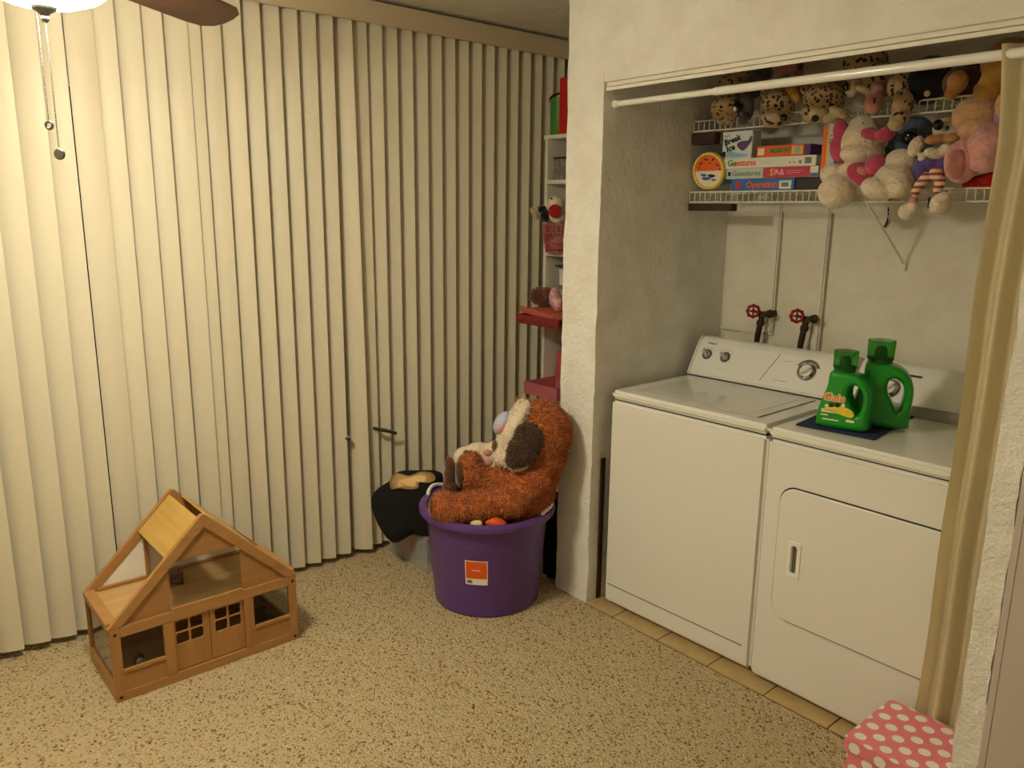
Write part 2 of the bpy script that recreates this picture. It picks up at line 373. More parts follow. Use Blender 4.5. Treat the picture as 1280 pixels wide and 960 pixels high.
# ------------------------------------------------------------------ the room
ZC = 2.455
fl = struct(B().box(-1.2, 3.4, -3.5, 0.9, -0.05, 0.0).to('floor', 'carpet'))
struct(B().box(-1.2, 3.4, -3.5, 0.9, ZC, ZC + 0.05).to('ceiling', 'ceiling_paint'))
struct(B().box(-1.22, -1.14, -3.5, 0.9, 0, ZC).to('wall_left', 'plaster'))
struct(rough_box(-1.14, 3.4, 0.82, 0.9, 0, ZC, 0.1, 0.004).to('wall_back', 'plaster_back'))
struct(rough_box(-0.176, 0.012, 0.0, 0.82, 0, ZC, 0.03, 0.0045, 3).to('wall_partition', 'plaster_rough'))
struct(rough_box(0.012, 1.525, 0.0, 0.12, 2.055, ZC, 0.04, 0.003, 8).to('wall_header', 'plaster_rough'))
struct(rough_box(1.525, 1.58, -0.3, 0.82, 0, ZC, 0.022, 0.006, 5).to('wall_closet_right', 'plaster_rough'))
struct(B().box(1.58, 3.4, -0.29, -0.2, 0, ZC).to('wall_entry', 'plaster'))
struct(B().box(-1.2, 3.4, -3.5, -3.42, 0, ZC).to('wall_front', 'plaster'))
struct(B().box(3.32, 3.4, -3.42, -0.29, 0, ZC).to('wall_right', 'plaster'))
# door and casing beside the closet
d2 = struct(B().box(1.60, 2.36, -0.315, -0.292, 0.01, 2.03, 0.003).to('door_2', 'door_paint'))
struct(B().box(1.582, 1.6, -0.308, -0.291, 0.0, 2.05, 0.003).to('trim_1', 'door_paint'))
B().lathe([(0, 0.05), (.02, .048), (.027, .035), (.022, .018), (.012, .01), (.012, 0), (.028, 0), (.028, -.004), (0, -.004)], 24, Matrix.Translation((2.29, -.316, 1.0)) @ UP).to('door_knob', 'brushed', d2)
# closet door track under the header and a brown strip on the jamb
struct(B().box(0.012, 1.525, 0.012, 0.05, 2.036, 2.056, 0.002).box(0.012, 1.525, 0.012, 0.016, 2.026, 2.04).to('trim_2', 'trim_paint'))
struct(B().box(0.013, 0.022, 0.05, 0.075, 0.004, 0.62, 0.002).to('trim_3', 'brown_wood'))
# closet floor tiles: real tiles with joints, children of the floor
gb = struct(B().box(0.012, 1.525, -0.012, 0.82, 0.0, 0.002).to('floor_closet', 'grout'))
TILE = 0.2286
xs_ = [0.014] + [0.168 + TILE * k for k in range(7)]; ys_ = [-.012 + TILE * k for k in range(4)] + [.819]
tm = {}
for j in range(4):
    for i in range(7):
        x0, x1 = xs_[i], min(xs_[i + 1], 1.524); y0, y1 = ys_[j], ys_[j + 1]
        if x1 - x0 < .02: continue
        key = (round(x1 - x0, 3), round(y1 - y0, 3))
        if key not in tm:
            o = tm[key] = B().box(0, x1 - x0 - .004, 0, y1 - y0 - .004, 0.0015, 0.006, 0.001).to('tile', 'tile', gb)
        else:
            o = tm[key].copy(); COL.objects.link(o)
        o.location = (x0, y0, 0)
# glazed door behind the blinds with its lever handle
d1 = struct(B().box(-1.14, -1.10, -0.55, 0.45, 0.0, 2.08).to('door_1', 'trim_paint'))
for y0 in (-0.46, 0.02):
    B().box(-1.101, -1.096, y0, y0 + 0.36, 0.5, 1.98).to('pane', 'glass_dark', d1)
struct(B().box(-1.14, -1.10, -2.35, -0.57, 0.02, 2.08).to('window_1', 'trim_paint'))
wn = bpy.data.objects['window_1']
for y0 in (-2.3, -1.72, -1.14):
    B().box(-1.101, -1.096, y0, y0 + 0.53, 0.1, 2.0).to('pane', 'glass_dark', wn)
hd = B().cyl((-1.10, -.40, .6), (-1.088, -.40, .6), 0.026).cyl((-1.088, -.40, .6), (-.95, -.40, .608), 0.008, n=12).to('door_handle', 'brushed', d1)
B().tube([(-.95, -.40, .608), (-.942, -.38, .604), (-.94, -.34, .588), (-.942, -.315, .578)], [.0095, .0095, .008, .0085], 10).to('lever', 'brushed', hd)
kb = B().cyl((-1.10, -.545, .585), (-1.094, -.545, .585), 0.02).cyl((-1.094, -.545, .585), (-.99, -.545, .585), 0.007, n=12).to('latch_stem', 'brushed', d1)
B().lathe([(0, .016), (.009, .014), (.012, .006), (.012, -.006), (.008, -.01), (0, -.01)], 20, Matrix.Translation((-.982, -.545, .585)) @ Matrix.Rotation(PI / 2, 4, 'Y')).to('latch_knob', 'chrome', kb)

# ------------------------------------------------------------------ vertical blinds
bl = thing('vertical_blind', 'cream vertical blind with long vinyl slats covering the whole glazed wall', 'blinds', (-1.01, 0, 0))
B().box(0.035, 0.05, -2.75, 0.80, 2.352, 2.44, 0.003).to('valance', 'valance', bl)
B().box(-0.03, 0.02, -2.75, 0.80, 2.37, 2.42, 0.003).to('head_rail', 'valance', bl)
SLW = 0.089
def slat_mesh():
    t = bmesh.new(); n = 8; rows = [0.0, 1.15, 2.33]; g = []
    for z in rows:
        fr = []; bk = []
        for k in range(n + 1):
            u = k / n - 0.5; x = 0.006 * (1 - 4 * u * u)
            fr.append(t.verts.new((x + 0.0006, u * SLW, z))); bk.append(t.verts.new((x - 0.0006, u * SLW, z)))
        g.append(fr + bk[::-1])
    N_ = len(g[0])
    for a, c in zip(g, g[1:]):
        for k in range(N_): t.faces.new((a[k], a[(k + 1) % N_], c[(k + 1) % N_], c[k]))
    t.faces.new(g[0]); t.faces.new(g[-1][::-1]); bmesh.ops.recalc_face_normals(t, faces=t.faces)
    o = B(); o.bm.free(); o.bm = t; return o
proto = slat_mesh().to('slat', 'vinyl', bl)
edges = [-2.63, -2.55, -2.475, -2.40, -2.32, -2.245, -2.17, -2.095, -2.02, -1.945, -1.865, -1.78, -1.695, -1.612, -1.534, -1.437, -1.37, -1.288, -1.213, -1.128, -1.082, -1.005]
edges += [-0.929 + 0.0765 * k for k in range(23)]
first = True
for i, e in enumerate(edges):
    a = math.radians(min(45, 31 + 9 * (e + 1)) + random.uniform(-1.5, 1.5))
    if e < -1.0: a = math.radians(21 + random.uniform(-2, 2))
    if e == -1.437: a = math.radians(6)
    o = proto if first else proto.copy()
    if not first: COL.objects.link(o)
    first = False
    tilt = random.uniform(-.0008, .0008)
    zb = 0.03 + random.uniform(-.004, .004)
    o.location = (0.0, e - 0.5 * SLW * math.cos(a), zb)
    o.rotation_euler = (tilt, 0, -a)
    if abs(e + 0.47) < 0.012:                       # the slat pushed aside by the handle
        o.rotation_euler = (0.0107, 0.0, -math.radians(43)); o.location = (0.02, -.4775, zb)
    if abs(e + 0.3935) < 0.012:
        o.rotation_euler = (0.004, 0.0, -math.radians(32)); o.location.y += .012

# ------------------------------------------------------------------ ceiling fan with the lamp
FX, FY = 0.06, -1.80; FB = 2.008
fan = thing('ceiling_fan', 'ceiling fan with brown wooden blades, glowing glass bowl and two pull chains', 'ceiling fan', (FX, FY, 0))
B().lathe([(0, ZC), (.075, ZC), (.075, ZC - .02), (.04, ZC - .06), (.018, ZC - .065), (.018, ZC - .12), (0, ZC - .12)], 32).to('canopy', 'fan_metal', fan)
B().lathe([(0, 2.345), (.05, 2.345), (.095, 2.32), (.105, 2.26), (.1, 2.19), (.07, 2.16), (.05, 2.15), (.045, 2.125), (.0, 2.12)], 40).to('motor_housing', 'fan_metal', fan)
B().cyl((0, 0, 2.12), (0, 0, FB - .002), .006, n=12).to('lamp_rod', 'fan_metal', fan)
for k in range(5):
    ang = math.radians(122.5 + 72 * k)
    prof = [(0.20, -.05), (0.30, -.06), (0.55, -.068), (0.62, -.064), (0.655, -.045), (0.668, -.015), (0.668, .015), (0.655, .045), (0.62, .064), (0.55, .068), (0.30, .06), (0.20, .05)]
    me = flat_shape([prof], depth=0.007, bevel=0.002)
    M = Matrix.Translation((0, 0, 2.12)) @ Matrix.Rotation(ang, 4, 'Z') @ Matrix.Rotation(math.radians(-17), 4, 'X') @ Matrix.Diagonal((.965, 1, 1, 1))
    me.transform(M); bld = link('blade', me, 'fan_wood', fan)
    b_ = B().box(0.10, 0.26, -.022, .022, -0.012, -0.004, 0.003); bmesh.ops.transform(b_.bm, matrix=M, verts=b_.bm.verts); b_.to('blade_iron', 'fan_metal', bld)
bowl = B().lathe([(.152, FB + .085), (.15, FB + .068), (.138, FB + .045), (.11, FB + .022), (.07, FB + .007), (.025, FB), (.008, FB), (.008, FB + .003), (.025, FB + .003), (.07, FB + .010), (.108, FB + .025), (.135, FB + .047), (.146, FB + .068), (.148, FB + .085), (.152, FB + .085)], 48).to('light_bowl', 'lamp_bowl', fan)
B().lathe([(0, FB + .001), (.026, FB), (.024, FB - .005), (.011, FB - .013), (.008, FB - .017), (.0, FB - .017)], 24).ball((0, 0, FB - .023), 0.0085).to('finial', 'brushed', fan)
def chain(x, y, z0, z1, name='pull_chain'):
    b_ = B(); n = int((z0 - z1) / 0.0048)
    for k in range(n): b_.ball((x, y, z0 - 0.0048 * k), 0.0019, sub=1)
    b_.cyl((x, y, z0), (x, y, z1), 0.0005, n=5)
    return b_.to(name, 'brushed', fan)
def fwd_off(s, t): return (_r.x * s - _r.y * t, _r.y * s + _r.x * t)
ox, oy = fwd_off(-0.016, 0)
c1 = chain(ox, oy, FB - .006, FB - .232); c2 = chain(0, 0, FB - .03, FB - .29)
F = Matrix.Rotation(YAW, 4, 'Z') @ UP
b_ = B().torus(0.0075, 0.0028, Matrix.Translation((ox, oy, FB - .242)) @ F); b_.to('fob', 'brushed', c1)
B().lathe([(0, .0035), (.0105, .0035), (.0125, .001), (.0125, -.001), (.0105, -.0035), (0, -.0035)], 20, Matrix.Translation((0, 0, FB - .303)) @ F).to('fob', 'steel', c2)

# ------------------------------------------------------------------ washer and dryer
def console_profile(y0, z0):
    # side profile of the control console in y,z
    return [(y0, z0), (y0 - .004, z0 + .012), (y0 + .03, z0 + .075), (y0 + .062, z0 + .13), (y0 + .078, z0 + .152), (y0 + .095, z0 + .160), (y0 + .13, z0 + .158), (y0 + .165, z0 + .15), (y0 + .17, z0)]
def console(b, x0, x1, prof, M=None):
    # prism helper sweeps along y: build with y as width then turn
    pts = [(p[0], p[1]) for p in prof]
    R_ = Matrix(((0, 1, 0, 0), (1, 0, 0, 0), (0, 0, 1, 0), (0, 0, 0, 1)))
    t = B().prism(pts, x0, x1, bev=0.004); bmesh.ops.transform(t.bm, matrix=R_, verts=t.bm.verts); bmesh.ops.recalc_face_normals(t.bm, faces=t.bm.faces)
    me = bpy.data.meshes.new('c'); t.bm.to_mesh(me); t.bm.free(); b.bm.from_mesh(me); bpy.data.meshes.remove(me); return b
def tilt_frame(x, y, z):
    # frame on the sloped console face: local x right, y up the slope, z outward
    sl = math.atan2(.13 - .012, .062 + .004)
    return Matrix.Translation((x, y, z)) @ Matrix.Rotation(sl, 4, 'X')
def face_y(z, y0, z0): # y on the sloped face at height z
    return y0 - .004 + (z - z0 - .012) / (.118) * .066

W_ = 0.686
ws = thing('washing_machine', 'white top-loading washing machine with two small dials, beside the closet partition', 'washing machine', (0.0607, 0.0473, 0.006), 0.0172)
B().box(0, W_, 0, .655, .012, .868, .012, 3).to('cabinet', 'enamel', ws)
B().box(0.012, W_ - .012, 0.012, .645, .866, .876).to('seam', 'seam', ws)
B().box(-.001, W_ + .001, -.004, .66, .873, .908, .013, 4).to('top_deck', 'enamel', ws)
lid = B().box(0.075, W_ - .075, 0.055, .455, .9075, .9115, .0025).to('lid', 'enamel_lid', ws)
B().box(0.12, W_ - .12, 0.10, .42, .911, .9122, .001).to('lid_panel', 'enamel_lid', lid)
B().box(0.02, W_ - .035, -.0012, .0, .092, .0955).to('toe_groove', 'print_grey', ws)
for fx in (.05, W_ - .05):
    for fy in (.05, .6): B().cyl((fx, fy, 0), (fx, fy, .014), .02, n=16).to('foot', 'black_plastic', ws)
Y0, Z0 = .492, .908
cs = console(B(), 0.012, W_ - .012, console_profile(Y0, Z0)).to('console', 'enamel_console', ws)
for xa, xb_ in ((0.0, .013), (W_ - .013, W_)):
    pr = [(y - (.002 if i < 7 else 0), z + (.002 if 2 < i < 7 else 0)) for i, (y, z) in enumerate(console_profile(Y0, Z0))]
    console(B(), xa, xb_, pr).to('end_cap', 'enamel', cs)
B().box(0.012, W_ - .012, Y0 - .006, Y0 + .01, Z0 + .0, Z0 + .003).to('console_seam', 'seam', cs)
def dial(parent, x, z, r, y0, z0, big=False, gap=0.0):
    T = tilt_frame(x, face_y(z, y0, z0), z)
    sk = B().lathe([(0, .003), (r * 1.0, .003), (r * 1.02, .0), (0, .0)], 32, T).to('dial_skirt', 'grey_plastic' if not big else 'pale_grey', parent)
    if big:
        # printed partial ring around the timer
        pts = [(1.42 * r * math.cos(math.radians(a)), 1.42 * r * math.sin(math.radians(a))) for a in range(-60, 261, 10)] + [(1.12 * r * math.cos(math.radians(a)), 1.12 * r * math.sin(math.radians(a))) for a in range(260, -61, -10)]
        me = flat_shape([pts], depth=.001); me.transform(T @ Matrix.Rotation(math.radians(30), 4, 'Z')); link('dial_ring', me, 'grey_plastic', sk, False)
        B().lathe([(r * .9, .003), (r * .98, .014), (r * .8, .02), (r * .68, .016), (r * .68, .003)], 32, T).to('chrome_ring', 'chrome', sk)
        B().lathe([(0, .012), (r * .68, .012), (r * .68, .003), (0, .003)], 32, T).to('knob_face', 'white_plastic', sk)
        b2 = B().box(-r * .6, r * .6, -r * .17, r * .17, .011, .026, .004); bmesh.ops.transform(b2.bm, matrix=T @ Matrix.Rotation(math.radians(40), 4, 'Z'), verts=b2.bm.verts); b2.to('knob_grip', 'enamel_console', sk)
    else:
        B().lathe([(0, .014), (r * .62, .014), (r * .72, .003), (0, .003)], 28, T).to('knob_face', 'chrome', sk)
        b2 = B().box(-r * .95, r * .95, -r * .22, r * .22, .006, .024, .003); bmesh.ops.transform(b2.bm, matrix=T @ Matrix.Rotation(math.radians(-50 if x < .08 else -35), 4, 'Z'), verts=b2.bm.verts); b2.to('knob_grip', 'pale_grey', sk)
    return sk
dial(cs, .068, 1.0, .023, Y0, Z0); dial(cs, .158, 1.0, .023, Y0, Z0); dial(cs, .525, .995, .036, Y0, Z0, True)
def ctext(parent, body, x, z, size, y0=Y0, z0=Z0, m_='print_grey', rz=0):
    T = tilt_frame(x, face_y(z, y0, z0) - .0006, z); return text(body, size, T, m_, parent)
ctext(cs, 'Whirlpool', .075, 1.045, .011, m_='print_black')
for bx_, bz_, wd in ((.055, .958, .05), (.15, .955, .06), (.15, .966, .012), (.43, .948, .055), (.425, .985, .03), (.435, 1.005, .03), (.44, 1.022, .035)):
    T = tilt_frame(bx_, face_y(bz_, Y0, Z0), bz_); b2 = B().box(-wd / 2, wd / 2, -.0012, .0012, 0, .0006); bmesh.ops.transform(b2.bm, matrix=T, verts=b2.bm.verts); b2.to('printed_line', 'pale_grey', cs)
for dx_, (cx_) in enumerate((.068, .158)):
    for k in range(6):
        a = math.radians(30 * k + 10); xx = cx_ + .034 * math.cos(a); zz = 1.0 + .028 * math.sin(a)
        T = tilt_frame(xx, face_y(zz, Y0, Z0), zz); b2 = B().box(-.003, .003, -.001, .001, 0, .0006); bmesh.ops.transform(b2.bm, matrix=T, verts=b2.bm.verts); b2.to('printed_mark', 'print_grey', cs)
T = tilt_frame(.37, face_y(.99, Y0, Z0), .99); b2 = B().box(-.0008, .0008, -.066, .066, 0, .0035); bmesh.ops.transform(b2.bm, matrix=T @ Matrix.Rotation(math.radians(-22), 4, 'Z'), verts=b2.bm.verts); b2.to('panel_line', 'pale_grey', cs)

DW = 0.737
dr = thing('clothes_dryer', 'white front-loading clothes dryer with rounded door and chrome console strip', 'dryer', (0.7545, 0.0485, 0.006), -0.0063)
B().box(0, DW, 0, .66, .012, .868, .012, 3).to('cabinet', 'enamel', dr)
B().box(0.012, DW - .012, 0.012, .65, .866, .876).to('seam', 'seam', dr)
B().box(0.001, DW - .001, -.003, .662, .873, .909, .010, 4).to('top_deck', 'enamel', dr)
me = flat_shape([rrect(.062, DW - .062, .262, .728, .055)], depth=.002); me.transform(Matrix.Translation((0, -.0008, 0)) @ UP); gk = link('door_gap', me, 'seam', dr, False)
me = flat_shape([rrect(.067, DW - .067, .267, .724, .052)], [rrect(.126, .142, .44, .535, .008)], depth=.012, bevel=.003); me.transform(Matrix.Translation((0, -.005, 0)) @ UP); dd = link('door', me, 'enamel', dr)
hp = flat_shape([rrect(.112, .158, .425, .551, .004)], [rrect(.124, .144, .442, .537, .009)], depth=.005, bevel=.0015); hp.transform(Matrix.Translation((0, -.0115, 0)) @ UP); link('handle_plate', hp, 'white_plastic', dd)
B().box(.122, .146, -.004, -.0015, .44, .54).to('handle_recess', 'grey_plastic', dd)
for fx in (.05, DW - .05):
    for fy in (.05, .6): B().cyl((fx, fy, 0), (fx, fy, .014), .02, n=16).to('foot', 'black_plastic', dr)
Y1 = .515
dc = console(B(), 0.004, DW - .004, console_profile(Y1, Z0)).to('console', 'enamel_console', dr)
B().box(0.01, DW - .01, Y1 - .012, Y1 + .0, Z0 + .0, Z0 + .04, .003).to('chrome_strip', 'satin', dc)
dial(dc, .132, .985, .036, Y1, Z0, True)
T = tilt_frame(.205, face_y(1.036, Y1, Z0), 1.036)
b2 = B().box(-.024, .024, -.004, .004, 0, .002, .001); bmesh.ops.transform(b2.bm, matrix=T, verts=b2.bm.verts); b2.to('name_badge', 'black_plastic', dc)
for bx_, bz_, wd in ((.185, 1.01, .04), (.19, .985, .03)):
    T = tilt_frame(bx_, face_y(bz_, Y1, Z0), bz_); b2 = B().box(-wd / 2, wd / 2, -.0012, .0012, 0, .0006); bmesh.ops.transform(b2.bm, matrix=T, verts=b2.bm.verts); b2.to('printed_line', 'pale_grey', dc)

# ------------------------------------------------------------------ detergent on a blue mat
TOPZ = .915
mt = flat_shape([rrect(-.125, .125, -.2, .2, .006)], depth=.004); mt.transform(Matrix.Translation((.905, .335, TOPZ + .003)) @ Matrix.Rotation(math.radians(7), 4, 'Z'))
tag(link('blue_mat', mt, 'navy'), 'thin navy blue cloth mat lying on the dryer top', 'mat')
def smooth_loop(pts, n=4):
    out = []; m_ = len(pts)
    for i in range(m_):
        p0, p1, p2, p3 = [Vector(pts[(i + k - 1) % m_]) for k in range(4)]
        for k in range(n):
            t = k / n; q = 0.5 * ((2 * p1) + (-p0 + p2) * t + (2 * p0 - 5 * p1 + 4 * p2 - p3) * t * t + (-p0 + 3 * p1 - 3 * p2 + p3) * t ** 3); out.append((q.x, q.y))
    return out
def jug(label, loc, rz, s, front):
    t = thing('detergent_jug', label, 'detergent bottle', loc, rz, 'detergent jugs on the dryer')
    body = smooth_loop([(-.072, .004), (0, .0), (.072, .004), (.08, .02), (.08, .06), (.083, .1), (.078, .135), (.06, .165), (.03, .182), (-.01, .187), (-.042, .186), (-.05, .17), (-.052, .14), (-.064, .1), (-.077, .05), (-.078, .02)])
    hole = smooth_loop([(.018, .142), (.038, .145), (.055, .125), (.058, .095), (.052, .065), (.042, .055), (.028, .08), (.014, .11)])
    me = flat_shape([[(x * s, y * s) for x, y in body]], [[(x * s, y * s) for x, y in hole]], depth=.085 * s, bevel=.017 * s, res=4); me.transform(UP)
    bd = link('body', me, 'jug_green', t)
    C = Matrix.Translation((-.012 * s, 0, 0))
    B().lathe([(.033 * s, .178 * s), (.033 * s, .2 * s), (.03 * s, .202 * s), (0, .202 * s)], 28, C).to('neck', 'spout_green', t)
    B().lathe([(.0 * s, .2 * s), (.016 * s, .2 * s), (.014 * s, .225 * s), (.009 * s, .235 * s), (0, .235 * s)], 20, C).to('spout', 'spout_green', t)
    B().lathe([(.036 * s, .196 * s), (.0375 * s, .25 * s), (.036 * s, .2515 * s), (0, .2515 * s), (0, .2495 * s), (.0345 * s, .2495 * s), (.0335 * s, .196 * s), (.036 * s, .196 * s)], 32, C).to('cap', 'cap_green', t)
    if front:
        yf = -.0435 * s
        P = lambda x, z: Matrix.Translation((x * s, yf, z * s)) @ UP
        text('Gain', .036 * s, P(-.026, .103), 'print_cream', t, bold=.0022 * s, shear=.2); text('Gain', .036 * s, Matrix.Translation((0, -.0006, 0)) @ P(-.026, .103), 'orange_letter', t, bold=.0004 * s, shear=.2)
        me = flat_shape([smooth_loop([(-.062, .062), (-.03, .072), (.0, .078), (.03, .07), (.04, .056), (.03, .046), (-.005, .052), (-.04, .058)])], depth=.0008); me.transform(Matrix.Scale(s, 4)); me.transform(Matrix.Translation((0, yf - .0004, 0)) @ UP); link('label', me, 'yellow_print', bd, False)
        for x, z, r_, mm in ((-.045, .074, .006, 'print_cream'), (-.03, .078, .007, 'dark_print'), (-.012, .081, .008, 'dark_print'), (.005, .082, .006, 'print_cream'), (.02, .062, .006, 'print_yellow')):
            B().lathe([(0, .0008), (r_ * s, .0006), (r_ * s, 0), (0, 0)], 10, Matrix.Translation((0, -.0012, 0)) @ P(x, z)).to('label_flower', mm, bd)
        for x, z, w2, h2 in ((-.035, .0565, .05, .008), (-.05, .044, .022, .004), (-.03, .03, .05, .004), (.03, .034, .025, .007)):
            b3 = B().box(-w2 / 2 * s, w2 / 2 * s, -h2 / 2 * s, h2 / 2 * s, 0, .0008); bmesh.ops.transform(b3.bm, matrix=P(x, z), verts=b3.bm.verts); b3.to('label_print', 'print_cream', bd)
    return t
jug('smaller green detergent jug with printed label and see-through cap, on blue mat', (.925, .205, TOPZ + .0055), math.radians(12), 1.0, True)
jug('taller green detergent jug with clear cap standing behind the labelled jug', (.982, .325, TOPZ + .0055), math.radians(25), 1.12, False)

# ------------------------------------------------------------------ closet back wall: pipes, valves, ledge
struct(B().box(0.25, 0.285, .795, .822, 1.1, 1.64, .006).to('trim_4', 'plaster_back'))
struct(B().box(0.465, 0.5, .795, .822, 0.0, 1.64, .006).to('trim_5', 'plaster_back'))
struct(B().box(0.015, 1.52, .805, .822, 1.6, 1.645, .004).to('trim_6', 'plaster_back'))
struct(B().box(0.015, 0.285, .806, .822, 1.085, 1.098, .003).to('trim_7', 'plaster_back'))
def valve(x, label):
    t = thing('water_valve', label, 'valve', (x, .79, 1.18), 0, 'water shut-off valves above the washer')
    B().cyl((0.03, 0, 0), (0.03, -.05, 0), .011, n=14).cyl((0.055, -.03, .004), (-.0, -.03, 0), .011, n=14).cyl((0.03, .03, 0), (0.03, -.005, 0), .018, n=8).to('valve_body', 'pipe_dark', t)
    B().tube([(0.012, -.03, -.005), (0.006, -.03, -.04), (-.004, -.028, -.1), (-.012, -.02, -.16), (-.012, -.01, -.32)], .0125, 12).cyl((.008, -.03, -.03), (.006, -.03, -.048), .017, n=8).to('hose', 'pipe_dark', t)
    wh = B(); T = Matrix.Translation((-.012, -.062, .012)) @ Matrix.Rotation(math.radians(35), 4, 'Z') @ UP
    wh.torus(.023, .0055, T, 24, 8)
    for k in range(8):
        a = k * PI / 4; wh.ball(T @ Vector((.026 * math.cos(a), .026 * math.sin(a), 0)), .0065, sub=1)
    for k in range(4):
        a = k * PI / 2; wh.cyl(T @ Vector((0, 0, 0)), T @ Vector((.022 * math.cos(a), .022 * math.sin(a), 0)), .0035, n=6)
    wh.ball(T @ Vector((0, 0, 0)), .009, sub=2).cyl(T @ Vector((0, 0, 0)), (0.004, -.035, .004), .005, n=8)
    wh.to('handwheel', 'valve_red', t); return t
valve(.245, 'red-wheeled water valve on dark pipe, above the two small washer dials')
valve(.447, 'red-wheeled water valve on dark pipe, above the large washer timer')
tag(B().tube([(.715, .812, 1.66), (.722, .808, 1.61), (.72, .81, 1.57), (.712, .81, 1.55)], .0045, 8).to('black_cable', 'black_plastic'), 'short black cable hanging on the closet wall under the shelf', 'cable')

# ------------------------------------------------------------------ wire shelves
def wire_shelf(zt, label, brk, cleat, x1=1.522):
    t = thing('wire_shelf', label, 'shelf', (0, 0, zt), 0, 'white wire shelves in the closet')
    x0, yf, yb = .022, .53, .815
    B().cyl((x0, yf, 0), (x1, yf, 0), .0032, n=8).cyl((x0, yf, -.04), (x1, yf, -.04), .0032, n=8).to('front_rail', 'white_wire', t)
    B().cyl((x0, yb, -.003), (x1, yb, -.003), .003, n=8).cyl((x0, .67, -.003), (x1, .67, -.003), .003, n=8).to('cross_rail', 'white_wire', t)
    b_ = B(); n = int((x1 - x0) / .0254)
    for k in range(n + 1):
        x = x0 + k * .0254; b_.tube([(x, yb, 0), (x, yf, .001), (x, yf - .0025, -.002), (x, yf - .0025, -.041)], .0017, 5)
    w_ = b_.to('deck_wires', 'white_wire', t); w_['kind'] = 'stuff'
    B().box(x0 - .008, cleat, yf + .0, yf + .04, -.075 if brk else -.09, -.046, .002).to('wood_cleat', 'brown_wood', t)
    if brk:
        bk = B().cyl((.768, yf, -.04), (.798, .812, -.262), .0042, n=8).cyl((.756, yf - .003, -.012), (.768, yf, -.042), .004, n=8).to('brace', 'white_wire', t)
        B().box(.79, .806, .808, .82, -.285, -.255, .002).cyl((.798, .809, -.276), (.798, .806, -.276), .004, n=8).to('brace_foot', 'white_wire', bk)
    return t
Z_LO, Z_HI = 1.679, 1.958
wire_shelf(Z_LO, 'lower white wire shelf carrying the board games', True, .225)
wire_shelf(Z_HI, 'upper white wire shelf carrying the spotted plush cats', False, .125)

# ------------------------------------------------------------------ rod and curtain
rd = thing('tension_rod', 'white tension curtain rod spanning the closet opening', 'curtain rod', (0, .058, 1.984))
B().cyl((.03, 0, 0), (.47, 0, 0), .0105, n=24).to('inner_tube', 'rod_white', rd)
B().cyl((.455, 0, 0), (1.5, 0, 0), .0135, n=24).to('outer_tube', 'rod_white', rd)
B().cyl((.013, 0, 0), (.034, 0, 0), .015, .0135, n=24).to('end_cap', 'white_plastic', rd)
B().cyl((1.497, 0, 0), (1.523, 0, 0), .0155, .017, n=24).to('end_cap', 'white_plastic', rd)
def curtain():
    t = bmesh.new(); nu, nv = 120, 60; g = []
    for j in range(nv + 1):
        v = j / nv; z = 2.008 - v * 1.96; row = []
        dropf = min(1.0, max(0.0, (v - .02) / .45)); yc = 0.058 - .050 * dropf * dropf * (3 - 2 * dropf)
        amp = .016 + .002 * min(1, v * 2.5)
        for i in range(nu + 1):
            u = i / nu
            x = 1.318 + 0.016 * math.sin(v * 3.0) + .19 * u + .003 * math.sin(v * 17) * (1 - u) - .016 * max(0, .12 - v) / .12 * (1 - u)
            ph = 2 * PI * (u * 3.1 + .25 * math.sin(v * 2.2)) - .6
            y = yc - amp * math.cos(ph) + .002 * math.sin(u * 31 + v * 6)
            row.append(t.verts.new((x, y, z)))
        g.append(row)
    for j in range(nv):
        for i in range(nu): t.faces.new((g[j][i], g[j + 1][i], g[j + 1][i + 1], g[j][i + 1]))
    r_ = bmesh.ops.solidify(t, geom=t.faces[:], thickness=.0015)
    o = B(); o.bm.free(); o.bm = t; return o
tag(curtain().to('closet_curtain', 'curtain', None, True), 'narrow gathered cream curtain drawn to the right end of the white rod', 'curtain')

# ------------------------------------------------------------------ polka dot box
pb = thing('polka_dot_box', 'pink storage box with cream polka dots and a lift-off lid', 'box', (1.388, -.143, 0), math.radians(-1))
def facemats(o):
    me = o.data
    for p in me.polygons:
        n = p.normal; p.material_index = 0 if abs(n.z) > .6 else (1 if abs(n.y) > abs(n.x) else 2)
    return o
facemats(B().box(-.128, .128, -.126, .126, 0, .19, .002).to('box_body', ['dots_top', 'dots_front', 'dots_side'], pb, False))
lidm = facemats(B().box(-.135, .135, -.134, .134, .158, .2, .002).to('box_lid', ['dots_top', 'dots_front', 'dots_side'], pb, False))

# ------------------------------------------------------------------ toy house
hs = thing('toy_house', 'wooden doll house with steep open roof, double doors and windows', 'doll house', (-.486, -1.69, 0), math.radians(90))
L, D, H, AP = .64, .335, .262, .578
def fp(outer, holes, y, dep, name, m_, parent=hs, bev=.0012):
    me = flat_shape(outer, holes, dep, bev); me.transform(Matrix.Translation((0, y, 0)) @ UP); return link(name, me, m_, parent)
